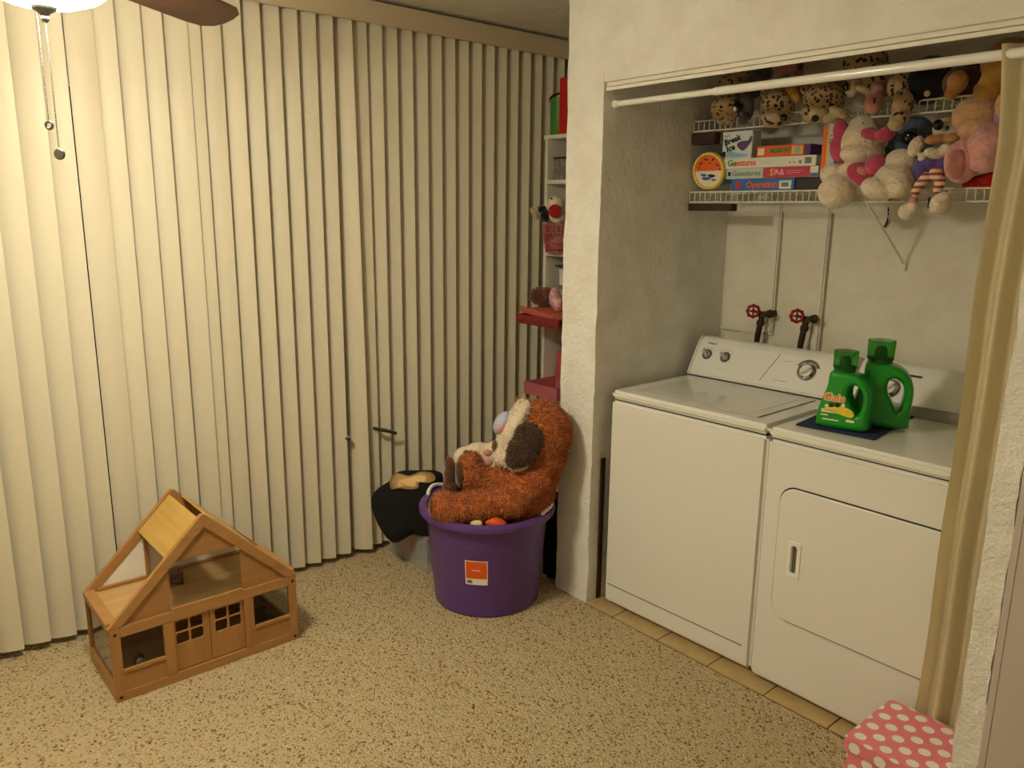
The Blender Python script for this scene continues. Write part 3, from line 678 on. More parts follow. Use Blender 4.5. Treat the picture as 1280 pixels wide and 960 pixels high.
# ground-floor frame members, front and back
for yy in (.009, D - .009):
    for x0, x1 in ((0, .03), (L - .03, L)): B().box(x0, x1, yy - .009, yy + .009, 0, H, .0015).to('post', 'pine_up', hs)
    B().box(.03, L - .03, yy - .009, yy + .009, 0, .032, .0015).to('bottom_rail', 'pine', hs)
    B().box(.03, L - .03, yy - .009, yy + .009, .226, H, .0015).to('top_rail', 'pine', hs)
for x0, x1 in ((.163, .197), (.44, .475)): B().box(x0, x1, 0, .018, .032, .226, .001).to('door_post', 'pine_up', hs)
for x0, x1 in ((.03, .163), (.475, L - .03)):
    B().box(x0, x1, .004, .012, .032, .098).to('sill_panel', 'birch', hs)
    B().box(x0, x1, .0, .014, .098, .109, .001).to('window_sill', 'pine', hs)
    B().box(x0, x1, .009, .0105, .109, .226).to('pane', 'acrylic', hs)
for x0, x1, c in ((.198, .3175, 0), (.3195, .439, 1)):
    hx = []
    for k in range(2):
        for j in range(2):
            a = x0 + (.006 if c == 0 else .018) + k * .049; z = .132 + j * .045; hx.append(rrect(a, a + .042, z, z + .04, .006, 3))
    d_ = fp([rect(x0, x1, .036, .224)], hx, .012, .006, 'door', 'pine_up', hs, .0008)
B().box(.197, .44, .012, .02, .032, .04, .001).to('door_step', 'birch_light', hs)
for x in (.014, L - .014):
    for z in (.016, .24): B().cyl((x, -.0006, z), (x, .004, z), .0055, n=14).to('bolt', 'black_plastic', hs)
# side frames with clear panes
for x0, x1 in ((0, .016), (L - .016, L)):
    B().box(x0, x1, .018, D - .018, 0, .06, .0015).to('side_rail', 'pine', hs)
    B().box(x0, x1, .018, D - .018, .235, H, .0015).to('side_rail', 'pine', hs)
    B().box((x0 + x1) / 2 - .001, (x0 + x1) / 2 + .001, .018, D - .018, .06, .235).to('side_pane', 'acrylic', hs)
B().box(.016, L - .016, .018, D - .018, .002, .01).to('ground_floor', 'birch_floor', hs)
B().box(.012, L - .012, .012, D - .012, H - .006, H + .002).to('attic_floor', 'birch_floor', hs)
B().box(.03, L - .03, D - .014, D - .008, .032, .226).to('back_panel', 'birch', hs)
# gables: rafters, triangular boards and a window bar
cx = L / 2
def sl(t): return (-.004 + t * (cx + .004), .268 + t * (AP - .268))
for yy in (.01, D - .01):
    for sgn in (0, 1):
        pts = [(-.006, .262), (.036, .262), (cx, .262 + (cx - .036) * .958), (cx, AP), (cx - .006, AP)]
        if sgn: pts = [(L - x, z) for x, z in pts]
        B().prism(pts, yy - .01, yy + .01, bev=.0012).to('rafter', 'pine', hs)
def tri(y, nm):
    fp([[(.03, .262), (.195, .262), (.195, .262 + .165 * .958 + .012)]], [], y, .006, nm, 'birch')
    fp([[(L - .03, .262), (L - .2, .262), (L - .2, .262 + .17 * .958 + .012)]], [], y, .006, nm, 'birch')
    fp([[(.197, .432), (L - .197, .432), (cx, .432 + .123 * .99)]], [], y, .006, nm, 'birch')
tri(.012, 'gable_board')
fp([[(.03, .262), (L - .03, .262), (cx, .55)]], [], D - .013, .006, 'back_gable', 'frosted')
B().box(.205, .217, D - .03, D - .017, .264, .43, .001).to('gable_bar', 'pine_up', hs)
B().box(.04, L - .04, D - .03, D - .017, .264, .276, .001).to('gable_rail', 'pine', hs)
B().box(.2, .44, .012, .014, .265, .43).to('gable_pane', 'acrylic', hs)
B().box(.195, .44, 0.0, .02, .258, .27, .001).to('gable_sill', 'pine', hs)
# eaves, ridge and roof boards
for x0, x1 in ((-.006, .03), (L - .03, L + .006)): B().box(x0, x1, .02, D - .02, .256, .276, .0015).to('eave_beam', 'pine', hs)
dx_, dz_ = cx, AP - .262; ln = math.hypot(dx_, dz_); ang = math.atan2(dz_, dx_)
def roof_board(t0, t1, side, off, name, m_):
    b_ = B().box(t0 * ln, t1 * ln, .018, D - .018, off, off + .007, .001)
    M = Matrix.Translation((-.004, 0, .262)) @ Matrix.Rotation(-ang, 4, 'Y')
    bmesh.ops.transform(b_.bm, matrix=M, verts=b_.bm.verts)
    if side: bmesh.ops.transform(b_.bm, matrix=Matrix.Translation((L, 0, 0)) @ Matrix.Diagonal((-1, 1, 1, 1)), verts=b_.bm.verts); bmesh.ops.reverse_faces(b_.bm, faces=b_.bm.faces)
    return b_.to(name, m_, hs)
roof_board(.6, .965, 0, -.012, 'roof_board', 'birch_light')
roof_board(.45, .91, 1, -.004, 'roof_board', 'birch_light')
B().box(cx - .003, cx + .012, .02, D - .02, AP - .075, AP - .055, .001).to('ridge_beam', 'pine', hs)
# little toys inside the house
tb = thing('toy_bunk', 'tiny brown toy shelf rack standing in the doll house attic', 'toy furniture', (-.486 - .2, -1.69 + .27, .264), math.radians(90))
for x in (-.02, .02):
    B().box(x - .003, x + .003, -.02, -.014, 0, .05).to('upright', 'fur_choc', tb); B().box(x - .003, x + .003, .014, .02, 0, .05).to('upright', 'fur_choc', tb)
for z in (.012, .035): B().box(-.022, .022, -.02, .02, z, z + .006).to('bunk_board', 'fur_choc', tb)

# ------------------------------------------------------------------ soft toys
RZ = Matrix.Rotation(YAW, 3, 'Z')
def ell(px, py, Y, rx, rz, ry=None, tilt=0.0, off=0.0):
    """ellipsoid seen at a pixel on the plane y=Y, radii in pixels there; ry is depth"""
    p, k = at(px, py, Y); ry = ry if ry is not None else (rx + rz) / 2
    p = p + Vector((-_r.y, _r.x, 0)) * off
    return (p, (rx * k, ry * k, rz * k), RZ @ Matrix.Rotation(math.radians(-tilt), 3, 'Y'))
def plush(name, label, cat, parts, group=None, voxel=.006, base=None, fuzz=.0015):
    pts = [e for pt in parts for e in pt[2]]
    zmin = min(p.z - max(r) * .8 for p, r, m_ in pts); c = sum((e[0] for e in pts), Vector()) / len(pts)
    base = base or Vector((c.x, c.y, zmin))
    t = thing(name, label, cat, tuple(base), 0, group)
    for nm, mm, es in parts:
        b_ = B(); small = max(max(e[1]) for e in es) < .018
        for p, r, m_ in es: b_.ball(p - base, r, m_, 2 if small else 3)
        if len(es) > 1 or (not small and mm not in ('eye_black', 'pastel')):
            me = weld(b_, voxel, 4, fuzz); link(nm, me, mm, t, True)
        else: b_.to(nm, mm, t, True)
    return t
def fur(parent, obj, n, length, material, seed=1):
    """short tufts standing on a plush body"""
    rnd = random.Random(seed); me = obj.data; me.calc_loop_triangles(); tris = me.loop_triangles
    areas = [t.area for t in tris]; vs = []; fs = []
    for t in rnd.choices(tris, weights=areas, k=n):
        a, b_, c = (me.vertices[i].co for i in t.vertices); u, v = rnd.random(), rnd.random()
        if u + v > 1: u, v = 1 - u, 1 - v
        p = a + (b_ - a) * u + (c - a) * v; nn = t.normal
        j = Vector((rnd.uniform(-1, 1), rnd.uniform(-1, 1), rnd.uniform(-1, .4))) * .7
        s = nn.cross(Vector((rnd.uniform(-1, 1), rnd.uniform(-1, 1), rnd.uniform(-1, 1)))).normalized() * length * .14
        l_ = length * rnd.uniform(.6, 1.2); k = len(vs)
        vs += [p - s - nn * .001, p + s - nn * .001, p + (nn + j).normalized() * l_]; fs.append((k, k + 1, k + 2))
    m2 = bpy.data.meshes.new('fur'); m2.from_pydata([tuple(v) for v in vs], [], fs)
    o = link('fur', m2, material, obj, False); o['kind'] = 'stuff'; return o

HM = Matrix.Translation((-.486, -1.69, 0)) @ Matrix.Rotation(PI / 2, 4, 'Z')
def he(x, y, z, rx, ry, rz): return (HM @ Vector((x, y, z)), (ry, rx, rz), Matrix.Identity(3))
plush('toy_figure', 'little grey and white toy figure behind the doll house front window', 'toy', [('body', 'fur_grey', [he(.1, .1, .04, .025, .02, .03), he(.1, .1, .08, .02, .02, .02)]), ('face', 'fur_white', [he(.1, .08, .078, .012, .006, .014)])], voxel=.004, base=HM @ Vector((.1, .1, .0105)))
t = thing('toy_armchair', 'tiny dark toy armchair behind the doll house window beside the doors', 'toy furniture', tuple(HM @ Vector((.54, .11, .0105))), PI / 2)
B().box(-.035, .035, -.03, .03, .0, .04, .006).to('seat', 'fur_black', t); B().box(-.035, .035, .018, .036, .03, .095, .006).to('backrest', 'fur_black', t)
for x in (-.04, .04): B().box(x - .008, x + .008, -.03, .03, .0, .06, .005).to('armrest', 'fur_black', t)

# --- purple tub with the big brown plush dog
BC = Vector((-.323, -.267, 0))
tub = thing('purple_tub', 'round purple plastic tub with thick rim and rope handles, standing on carpet', 'tub', tuple(BC))
B().lathe([(0, .004), (.2, .004), (.212, .0), (.22, .006), (.222, .02), (.252, .375), (.254, .38), (.272, .378), (.281, .384), (.284, .396), (.28, .408), (.268, .414), (.252, .41), (.246, .398), (.216, .03), (.2, .014), (0, .014)], 64).to('tub_body', 'purple_plastic', tub)
def S(s, t, z): return Vector((BC.x + _r.x / math.hypot(_r.x, _r.y) * s - _r.y / math.hypot(_r.x, _r.y) * t, BC.y + _r.y / math.hypot(_r.x, _r.y) * s + _r.x / math.hypot(_r.x, _r.y) * t, z))
def tubL(s, t, z): return S(s, t, z) - BC
# orange label wrapped on the tub wall
def wrapped(a0, a1, z0, z1, off, m_, nm, par):
    t = bmesh.new(); n = 8; rows = []
    for z in (z0, z1):
        R_ = .222 + (z - .02) / .355 * .03 + off; rows.append([t.verts.new((R_ * math.cos(a0 + (a1 - a0) * k / n), R_ * math.sin(a0 + (a1 - a0) * k / n), z)) for k in range(n + 1)])
    for k in range(n): t.faces.new((rows[0][k], rows[0][k + 1], rows[1][k + 1], rows[1][k]))
    o = B(); o.bm.free(); o.bm = t; return o.to(nm, m_, par)
va = math.atan2(-_r.x, _r.y)      # direction from the tub towards the viewer
lb0 = va - .335
lab = wrapped(lb0, lb0 + .38, .150, .255, .001, 'paper', 'paper_label', tub)
wrapped(lb0 + .015, lb0 + .365, .177, .252, .0018, 'orange_print', 'label_band', lab)
wrapped(lb0 + .12, lb0 + .26, .212, .216, .0022, 'print_pink', 'label_print', lab)
wrapped(lb0 + .03, lb0 + .12, .156, .17, .0018, 'misc_grey', 'label_print', lab)
def rope(a, nm='rope_handle'):
    pts = []
    for k in range(13):
        q = k / 12; aa = a + (q - .5) * .55; R_ = .262 + .0 * q; z = .413 + .018 * math.sin(q * PI); R2 = R_ + .012 * math.sin(q * PI)
        pts.append((R2 * math.cos(aa), R2 * math.sin(aa), z - (.03 if k in (0, 12) else 0)))
    return B().tube(pts, .0085, 8).to(nm, 'rope', tub)
rope(va - 2.1); rope(va + 1.25)
# soft dark filling seen between the toys
bk = B()
for k in range(14):
    a = k * 2.4; rr = .16 * math.sqrt((k + .5) / 14); bk.ball(Vector((BC.x + rr * math.cos(a), BC.y + rr * math.sin(a), .31 + .02 * math.sin(k * 1.7))), (.075, .075, .05), sub=2)
me = weld(bk, .012, 4, .006); me.transform(Matrix.Translation(-Vector((BC.x, BC.y, .27)))); o = link('dark_blanket', me, 'dark_cloth', None, True); o.location = (BC.x, BC.y, .27)
tag(o, 'dark crumpled cloth filling the purple tub under the toys', 'blanket')
def lump(name, label, cat, c, r, m_, rot=None, fuzz=.0):
    b_ = B().ball((0, 0, 0), r, rot, 3)
    for v in b_.bm.verts: v.co += v.normal * 0 + Vector(noise.noise_vector(v.co * 18 + Vector(c) * 7)) * min(r) * .35
    o = b_.to(name, m_, None, True); o.location = c; return tag(o, label, cat)
lump('orange_toy', 'small orange toy lying in the tub below the dog leg', 'toy', tuple(S(.04, -.205, .402)), (.042, .022, .02), 'orange_toy', RZ)
lump('cream_toy', 'small cream toy beside the orange toy in the tub', 'toy', tuple(S(-.035, -.213, .4)), (.024, .018, .016), 'yellow_toy', RZ)

def sp(s, t, z, rs, rz, rt=None, tilt=0): return (S(s, t, z), (rs, rt if rt else (rs + rz) / 2, rz), RZ @ Matrix.Rotation(math.radians(-tilt), 3, 'Y'))
dog = thing('plush_dog', 'large brown plush dog with white muzzle and dark floppy ear, sitting in tub', 'plush toy', tuple(S(.1, -.02, .36)))
DB = S(.1, -.02, .36)
def dogpart(nm, mm, es, vox=.008, fz=.003, parent=None):
    b_ = B()
    for p, r, m_ in es: b_.ball(p - DB, r, m_, 3)
    return link(nm, weld(b_, vox, 4, fz, 25), mm, parent or dog, True)
body = [sp(.15, -.05, .5, .125, .165, .12), sp(.19, -.06, .56, .1, .11, .1), sp(.215, -.055, .72, .118, .138, .125),
        sp(.21, -.07, .64, .11, .09, .1)]
body += [sp(.16 - .05 * k, -.11 - .012 * k, .46 - .002 * k, .06, .056, .056) for k in range(7)]          # near leg
body += [sp(-.165, -.185, .462, .052, .054, .052)]
body += [sp(.12 - .045 * k, .05 + .01 * k, .465 + .004 * k, .06, .055, .06) for k in range(5)] + [sp(-.065, .085, .505, .062, .075, .062), sp(-.075, .085, .54, .05, .06, .05)]   # far leg with upturned foot
body += [sp(.19 - .03 * k, -.15 - .008 * k, .565 - .028 * k, .06, .058, .05) for k in range(4)]              # near arm
bd = dogpart('body', 'fur_brown', body); fur(dog, bd, 26000, .017, 'fur_brown', 3)
mz = dogpart('muzzle', 'fur_white', [sp(.09, -.09, .645, .062, .05, .075), sp(.13, -.13, .63, .055, .04, .055), sp(.085, -.07, .70, .045, .07, .07), sp(.112, -.09, .76, .045, .085, .08, -20), sp(.14, -.08, .825, .035, .045, .07, -20)], .007, .003); fur(dog, mz, 4000, .010, 'fur_white', 4)
er = dogpart('ear', 'fur_dark', [sp(.165, -.175, .735, .055, .065, .028, 25), sp(.14, -.19, .69, .06, .06, .026, 35), sp(.115, -.195, .66, .04, .035, .022, 35)], .006, .002); fur(dog, er, 4500, .011, 'fur_dark', 5)
for nm, mm, e in (('eye', 'pastel', sp(.06, -.085, .775, .03, .05, .04, -30)), ('nose', 'fur_choc', sp(.033, -.08, .675, .014, .026, .025)), ('foot_pad', 'fur_dark', sp(-.115, .07, .505, .022, .062, .05, 4)), ('foot_pad', 'fur_dark', sp(-.212, -.185, .462, .01, .038, .038))):
    B().ball(e[0] - DB, e[1], e[2], 3).to(nm, mm, dog, True)
for k, (s_, z_) in enumerate(((.125, .862), (.14, .868))): B().cyl(S(s_, -.06, z_ - .02) - DB, S(s_ - .012 + .02 * k, -.06, z_ + .018) - DB, .006, .001, 8).to('gold_tuft', 'gold', dog)
cu = thing('white_pouch', 'soft white pouch with pink and grey patches propped behind the plush foot', 'pouch', tuple(S(-.02, .12, .44)))
b_ = B(); PB = S(-.02, .12, .44)
for s_, z_, rs, rz in ((-.1, .56, .05, .05), (-.04, .57, .07, .06), (.04, .575, .07, .065), (.0, .5, .12, .06)): b_.ball(S(s_, .13, z_) - PB, (rs, .045, rz), RZ, 3)
link('pouch', weld(b_, .007, 6, .002), 'fur_white', cu, True)
for s_, z_, rs, rz, mm in ((.0, .595, .022, .014, 'fur_rose'), (-.09, .595, .016, .012, 'fur_grey'), (.045, .6, .03, .007, 'fur_grey'), (-.005, .555, .025, .02, 'fur_pink')): B().ball(S(s_, .092, z_) - PB, (rs, .007, rz), RZ, 2).to('patch', mm, cu, True)
dk = thing('dark_plush', 'small dark plush paw sticking up beyond the white pouch', 'plush toy', tuple(S(-.165, .13, .40)))
b_ = B(); 
b_.ball((0, 0, .02), (.035, .035, .045), None, 3).ball((.0, 0, .08), (.026, .026, .06), None, 3).ball((0, 0, .125), (.024, .024, .04), None, 3)
link('paw', weld(b_, .006, 3, .001), 'fur_choc', dk, True)

# black cushion with a tan patch, resting on a clear bin
cb = thing('clear_bin', 'low clear plastic bin on carpet between the blinds and purple tub', 'storage bin', (-.79, -.20, 0))
def bin_box(b_, x0, x1, y0, y1, z1, th):
    b_.box(x0, x1, y0, y1, 0, th).box(x0, x0 + th, y0, y1, th, z1).box(x1 - th, x1, y0, y1, th, z1).box(x0 + th, x1 - th, y0, y0 + th, th, z1).box(x0 + th, x1 - th, y1 - th, y1, th, z1); return b_
bin_box(B(), -.16, .16, -.16, .16, .17, .003).to('bin_body', 'clear_plastic', cb)
B().box(-.17, .17, -.17, .17, .168, .18, .003).to('bin_lid', 'clear_plastic', cb)
tag(B().prism([(-.03, 0), (.03, 0), (.03, .06), (0, .11), (-.03, .06)], -.02, .02, bev=.003).to('red_toy', 'red_plastic'), 'red toy block inside the clear plastic bin', 'toy').location = (-.885, -.29, .005)
tag(B().box(-.05, .05, -.06, .06, 0, .07, .008).to('grey_toy', 'misc_grey'), 'grey toy chunk inside the clear plastic bin', 'toy').location = (-.74, -.24, .005)
cq = Vector((-.737, -.405, .300))
def cushion(outline, depth, n=26, material='black_cloth'):
    """stuffed cushion from an outline in x,z: domed front and back"""
    o = smooth_loop(outline, 4); cxm = sum(p[0] for p in o) / len(o); czm = sum(p[1] for p in o) / len(o)
    t = bmesh.new(); K = 6; fr = []; bkk = []
    for k in range(K):
        q = 1 - k / K; hgt = depth * (1 - q ** 2.4) ** .6
        fr.append([t.verts.new((cxm + (p[0] - cxm) * q, -hgt, czm + (p[1] - czm) * q)) for p in o])
        bkk.append(fr[0] if k == 0 else [t.verts.new((cxm + (p[0] - cxm) * q, hgt, czm + (p[1] - czm) * q)) for p in o])
    m_ = len(o)
    for R_ in (fr, bkk):
        for A, C in zip(R_, R_[1:]):
            for k in range(m_): t.faces.new((A[k], A[(k + 1) % m_], C[(k + 1) % m_], C[k]))
        cc = t.verts.new((cxm, (-1 if R_ is fr else 1) * depth, czm))
        for k in range(m_): t.faces.new((R_[-1][k], R_[-1][(k + 1) % m_], cc))
    bmesh.ops.recalc_face_normals(t, faces=t.faces); b_ = B(); b_.bm.free(); b_.bm = t; return b_
bg = thing('black_cushion', 'black cushion with a tan wavy patch, slumped over the clear bin', 'cushion', tuple(cq), (math.radians(-12), 0, YAW))
cm = cushion([(-.15, 0.005), (-.13, .07), (-.06, .12), (-.03, .155), (.05, .162), (.14, .16), (.17, .13), (.165, .0), (.16, -.1), (.11, -.15), (.04, -.125), (-.045, -.165), (-.11, -.1)], .055).to('cushion_body', 'black_cloth', bg, True)
pt = smooth_loop([(-.055, .085), (-.06, .13), (-.03, .152), (.02, .142), (.07, .158), (.12, .155), (.14, .13), (.115, .112), (.07, .115), (.065, .09), (.03, .083), (-.02, .088)])
t = bmesh.new(); nr = []
for q in (1, .6): nr.append([t.verts.new((.03 + (x - .03) * q, -.034 - .014 * (1 - q), .12 + (z - .12) * q)) for x, z in pt])
for k in range(len(pt)): t.faces.new((nr[0][k], nr[0][(k + 1) % len(pt)], nr[1][(k + 1) % len(pt)], nr[1][k]))
t.faces.new(nr[1]); 
for v in t.verts: v.co.y = -.055 * max(.0, 1 - max(abs(v.co.x - .01) / .17, abs(v.co.z) / .165) ** 2.4) ** .6 - .009
r_ = bmesh.ops.solidify(t, geom=t.faces[:], thickness=.004); bmesh.ops.recalc_face_normals(t, faces=t.faces)
b_ = B(); b_.bm.free(); b_.bm = t; b_.to('patch', 'tan_patch', bg, True)

bp_ = thing('black_backpack', 'slim black bag with white edging wedged behind the purple tub', 'bag', (-.245, .055, 0), math.radians(45))
B().box(-.05, .05, -.03, .03, .0, .40, .02, 3).to('bag_body', 'black_cloth', bp_)
B().box(.048, .054, -.036, -.022, .02, .4, .002).to('white_edging', 'pale_grey', bp_)
B().tube([(.05, 0, .38), (.075, -.005, .33), (.07, -.005, .2), (.08, -.008, .12), (.06, -.005, .08)], [.006, .008, .01, .012, .006], 8).to('strap', 'black_cloth', bp_)

# ------------------------------------------------------------------ bookcase in the alcove behind the partition
bx0, bx1, byf, byb = -.835, -.20, .50, .81
bc = thing('bookcase', 'white bookcase in the alcove behind the closet partition, crowded with toys', 'bookcase', (0, 0, 0))
for x in (bx0, bx1 - .018): B().box(x, x + .018, byf, byb, 0, 1.955, .001).to('side_panel', 'shelf_white', bc)
B().box(bx0 + .018, bx1 - .018, byb - .006, byb, 0, 1.955).to('back_panel', 'shelf_white', bc)
SH = [1.955, 1.745, 1.40, 1.06, .70, .35, .05]
for k, z in enumerate(SH): B().box(bx0 - .002 if k == 0 else bx0 + .018, bx1 if k == 0 else bx1 - .018, byf - (.01 if k < 3 else 0), byb - .006, z - .018, z, .001).to('shelf_board', 'shelf_white', bc)
t = thing('red_box', 'tall red open box standing on top of the alcove bookcase', 'box', (-.668, .545, 1.956))
bin_box(B(), -.065, .065, -.055, .055, .25, .004).to('box_body', 'red_plastic', t)
gt = thing('green_bucket', 'green bucket with black handle on top of the alcove bookcase', 'bucket', (-.795, .56, 1.956))
B().lathe([(0, 0), (.046, 0), (.05, .006), (.053, .15), (.056, .152), (.056, .168), (.052, .168), (.048, .01), (0, .008)], 32).to('bucket_body', 'green_plastic', gt)
B().tube([(.055 * math.cos(PI * k / 12) * _r.x, .055 * math.cos(PI * k / 12) * _r.y, .16 + .035 * math.sin(PI * k / 12)) for k in range(13)], .005, 8).to('handle', 'black_plastic', gt)
t = thing('glass_box', 'grey see-through box on the second bookcase shelf', 'box', (-.715, .6, 1.7455))
bin_box(B(), -.08, .08, -.08, .08, .1, .003).to('box_body', 'misc_grey', t); B().box(-.084, .084, -.084, .084, .1, .108, .002).to('box_lid', 'black_plastic', t)
for k, (x, h_, mm, nm) in enumerate(((-.55, .26, 'fur_choc', 'dark brown book standing on the shelf under the top board'), (-.52, .24, 'box_white', 'white book standing on the shelf beside a dark brown book'))):
    t = thing('storage_book', nm, 'book', (x, .66, 1.401)); B().box(-.012, .012, -.09, .09, 0, h_, .002).to('cover', mm, t); B().box(-.01, .0125, -.085, .0905, .003, h_ - .003).to('pages', 'paper', t)
# lattice basket with plush birds
bs = thing('pink_basket', 'rose pink lattice basket of plush birds on the bookcase shelf', 'basket', (-.715, .497, 1.401))
b_ = B()
for z, r_ in ((.004, .076), (.05, .083), (.095, .09), (.135, .096)): b_.torus(r_, .004, Matrix.Translation((0, 0, z)) @ Matrix.Diagonal((1, .8, 1, 1)), 28, 6)
for k in range(24):
    a = 2 * PI * k / 24; b_.cyl((.076 * math.cos(a), .061 * math.sin(a), .004), (.096 * math.cos(a), .077 * math.sin(a), .135), .003, n=5)
b_.lathe([(0, .002), (.076, .002), (.076, .006), (0, .006)], 24, Matrix.Diagonal((1, .8, 1, 1))); b_.to('lattice', 'rose_plastic', bs)
lump('pink_cloth', 'crumpled coral cloth inside the pink lattice basket', 'cloth', (-.715, .497, 1.445), (.058, .045, .032), 'fur_rose')
plush('plush_bird', 'round white plush bird with red front sitting in the pink basket', 'plush toy', [('body', 'fur_white', [ell(694, 256, .50, 11, 12, 11), ell(697, 268, .50, 11, 12, 11)]), ('red_front', 'fur_red', [ell(694, 264, .455, 9, 9, 5)]), ('eye', 'eye_black', [ell(689, 248, .46, 1.3, 1.3)])])
plush('plush_penguin', 'black and white plush bird leaning out of the pink basket', 'plush toy', [('body', 'fur_black', [ell(678, 262, .49, 6, 6, 6), ell(682, 270, .49, 7, 8, 7)]), ('beak', 'fur_cream', [ell(668, 267, .48, 4, 9, 4, 35), ell(672, 261, .48, 3, 4, 3, 35)])], voxel=.004)
# middle shelf: plate, small boxes
tag(B().lathe([(0, 0), (.07, 0), (.1, .012), (.102, .016), (.068, .005), (0, .004)], 32).to('blue_plate', 'bluegrey'), 'blue-grey plate lying on a stack of small boxes in the bookcase', 'plate').location = (-.708, .6, 1.318)
for k, (z, mm, lb) in enumerate(((1.0745, 'box_white', 'bottom white box of the small stack under the blue plate'), (1.1555, 'pale_grey', 'pale grey box between two others under the blue plate'), (1.2365, 'box_white', 'top white box of the small stack under the blue plate'))):
    t = thing('small_box', lb, 'box', (-.69, .64, z), .05 * k); B().box(-.09, .09, -.08, .08, 0, .06, .002).to('box_body', mm, t); B().box(-.092, .092, -.082, .082, .06, .0805, .002).to('box_lid', 'misc_grey' if k == 1 else mm, t)
# doll lying on a coral tray, on a rose board that juts out
t = thing('rose_tray', 'dark rose plastic tray jutting out of the bookcase under the doll', 'tray', (-.665, .445, 1.061), 0)
B().box(-.15, .15, -.14, .3, 0, .012, .004).box(-.15, .15, -.14, -.128, .01, .045, .003).box(-.15, -.138, -.13, .3, .01, .045, .003).to('tray_body', 'dark_rose', t)
t = thing('coral_tray', 'coral orange tray tilted on top of the dark rose tray', 'tray', (-.69, .425, 1.106), (math.radians(3), math.radians(7), 0))
B().box(-.12, .12, -.1, .1, 0, .01, .004).box(-.12, .12, -.1, -.092, .008, .03, .002).to('tray_body', 'coral', t)
plush('baby_doll', 'brown-haired doll in a pink flowered dress lying in the bookcase', 'doll', [('head', 'fur_choc', [ell(675, 370, .44, 14, 12, 12), ell(684, 366, .44, 6, 8, 8)]), ('dress', 'floral', [ell(693, 372, .45, 7, 13, 9), ell(697, 380, .46, 8, 10, 9)])], voxel=.005)
# lower shelves
t = thing('pink_crate', 'white and pink toy crate on the lower bookcase shelf', 'toy box', (-.66, .70, .701))
B().box(-.12, .12, -.1, .1, 0, .33, .004).to('crate_body', 'fur_pink', t)
for k in range(4): B().box(-.1, -.06, -.1012, -.1, .1 + .05 * k, .13 + .05 * k).to('slot', 'black_plastic', t)
t = thing('rose_bin', 'rose pink open bin with raised lid jutting out behind the plush dog', 'bin', (-.69, .42, .701))
bin_box(B(), -.12, .12, -.06, .16, .06, .004).to('bin_body', 'pink_plastic', t)
b2 = B().box(-.115, .115, 0, .006, 0, .14, .002); bmesh.ops.transform(b2.bm, matrix=Matrix.Translation((0, .148, .05)) @ Matrix.Rotation(math.radians(-5), 4, 'X'), verts=b2.bm.verts); b2.to('bin_lid', 'rose_plastic', t)

# ------------------------------------------------------------------ games on the lower wire shelf
GZ = Z_LO + .003
def gamebox(name, label, x0, x1, z0, z1, m_, yf=.555, dep=.2, rz=0.0, side=None, group='board games on the wire shelf'):
    t = thing(name, label, 'game box', ((x0 + x1) / 2, yf, z0), rz, group)
    B().box(-(x1 - x0) / 2, (x1 - x0) / 2, 0, dep, 0, z1 - z0, .0015).to('box_body', m_, t); return t
def strip(t, x0, x1, z0, z1, m_, nm='printed_panel', o=.0006): return B().box(x0, x1, -o, 0, z0, z1).to(nm, m_, t)
def glyph(t, s, x, z, size, m_, o=.0012, rot=0, **k): return text(s, size, Matrix.Translation((x, -o, z)) @ UP @ Matrix.Rotation(math.radians(rot), 4, 'Z'), m_, t, **k)
g = gamebox('flat_game_box', 'blue game box with orange lettering at the bottom of the stack', .2, .475, GZ, GZ + .045, 'box_blue')
glyph(g, 'Operation', -.0, .022, .034, 'print_orange', bold=.001, spacing=.95); strip(g, .075, .125, .006, .036, 'print_cream'); strip(g, .085, .115, .014, .03, 'box_teal', o=.0012)
B().lathe([(0, .001), (.014, .001), (.014, 0), (0, 0)], 12, Matrix.Translation((-.105, -.0006, .022)) @ UP).to('printed_disc', 'print_red', g)
g = gamebox('dark_game_box', 'dark game box beside the blue one, under the red and grey box', .48, .60, GZ, GZ + .043, 'box_dark')
strip(g, -.05, .05, .012, .024, 'box_dark')
z1 = GZ + .0465
g = gamebox('long_game_box', 'long game box with grey left half and red right half', .172, .568, z1, z1 + .04, 'box_grey')
strip(g, -.03, .198, .001, .039, 'box_red'); strip(g, .165, .197, .002, .038, 'print_cream', o=.0012); strip(g, .166, .196, .003, .014, 'box_blue', o=.0018)
glyph(g, 'Guesstures', -.105, .02, .028, 'print_green'); glyph(g, 'S!', .012, .02, .034, 'print_yellow', bold=.0006); glyph(g, 'A&', .04, .02, .032, 'print_pink'); strip(g, .07, .13, .024, .0255, 'print_pink', o=.0012); strip(g, .07, .125, .016, .0175, 'print_pink', o=.0012); strip(g, -.188, -.176, .012, .028, 'print_black', o=.0008)
z2 = z1 + .0405
g = gamebox('long_game_box', 'long cream game box with orange and green name, above the red one', .162, .557, z2, z2 + .037, 'box_white', yf=.55)
glyph(g, 'Gu', -.16, .019, .033, 'print_green', bold=.0008, spacing=.9); glyph(g, 'esstures', -.1, .019, .033, 'orange_letter', bold=.0008, spacing=.9); strip(g, .153, .18, .008, .03, 'misc_grey'); strip(g, .13, .14, .01, .02, 'print_green'); strip(g, -.03, .03, .022, .023, 'pale_grey'); strip(g, -.03, .02, .014, .015, 'pale_grey')
for k in range(2): strip(g, .09 + .018 * k, .095 + .018 * k, .01, .018, 'print_orange')
z3 = z2 + .0375
g = gamebox('square_game_box', 'pale blue game box with black name standing on the cream box', .14, .275, z3, z3 + .105, 'box_ice', yf=.565, dep=.06)
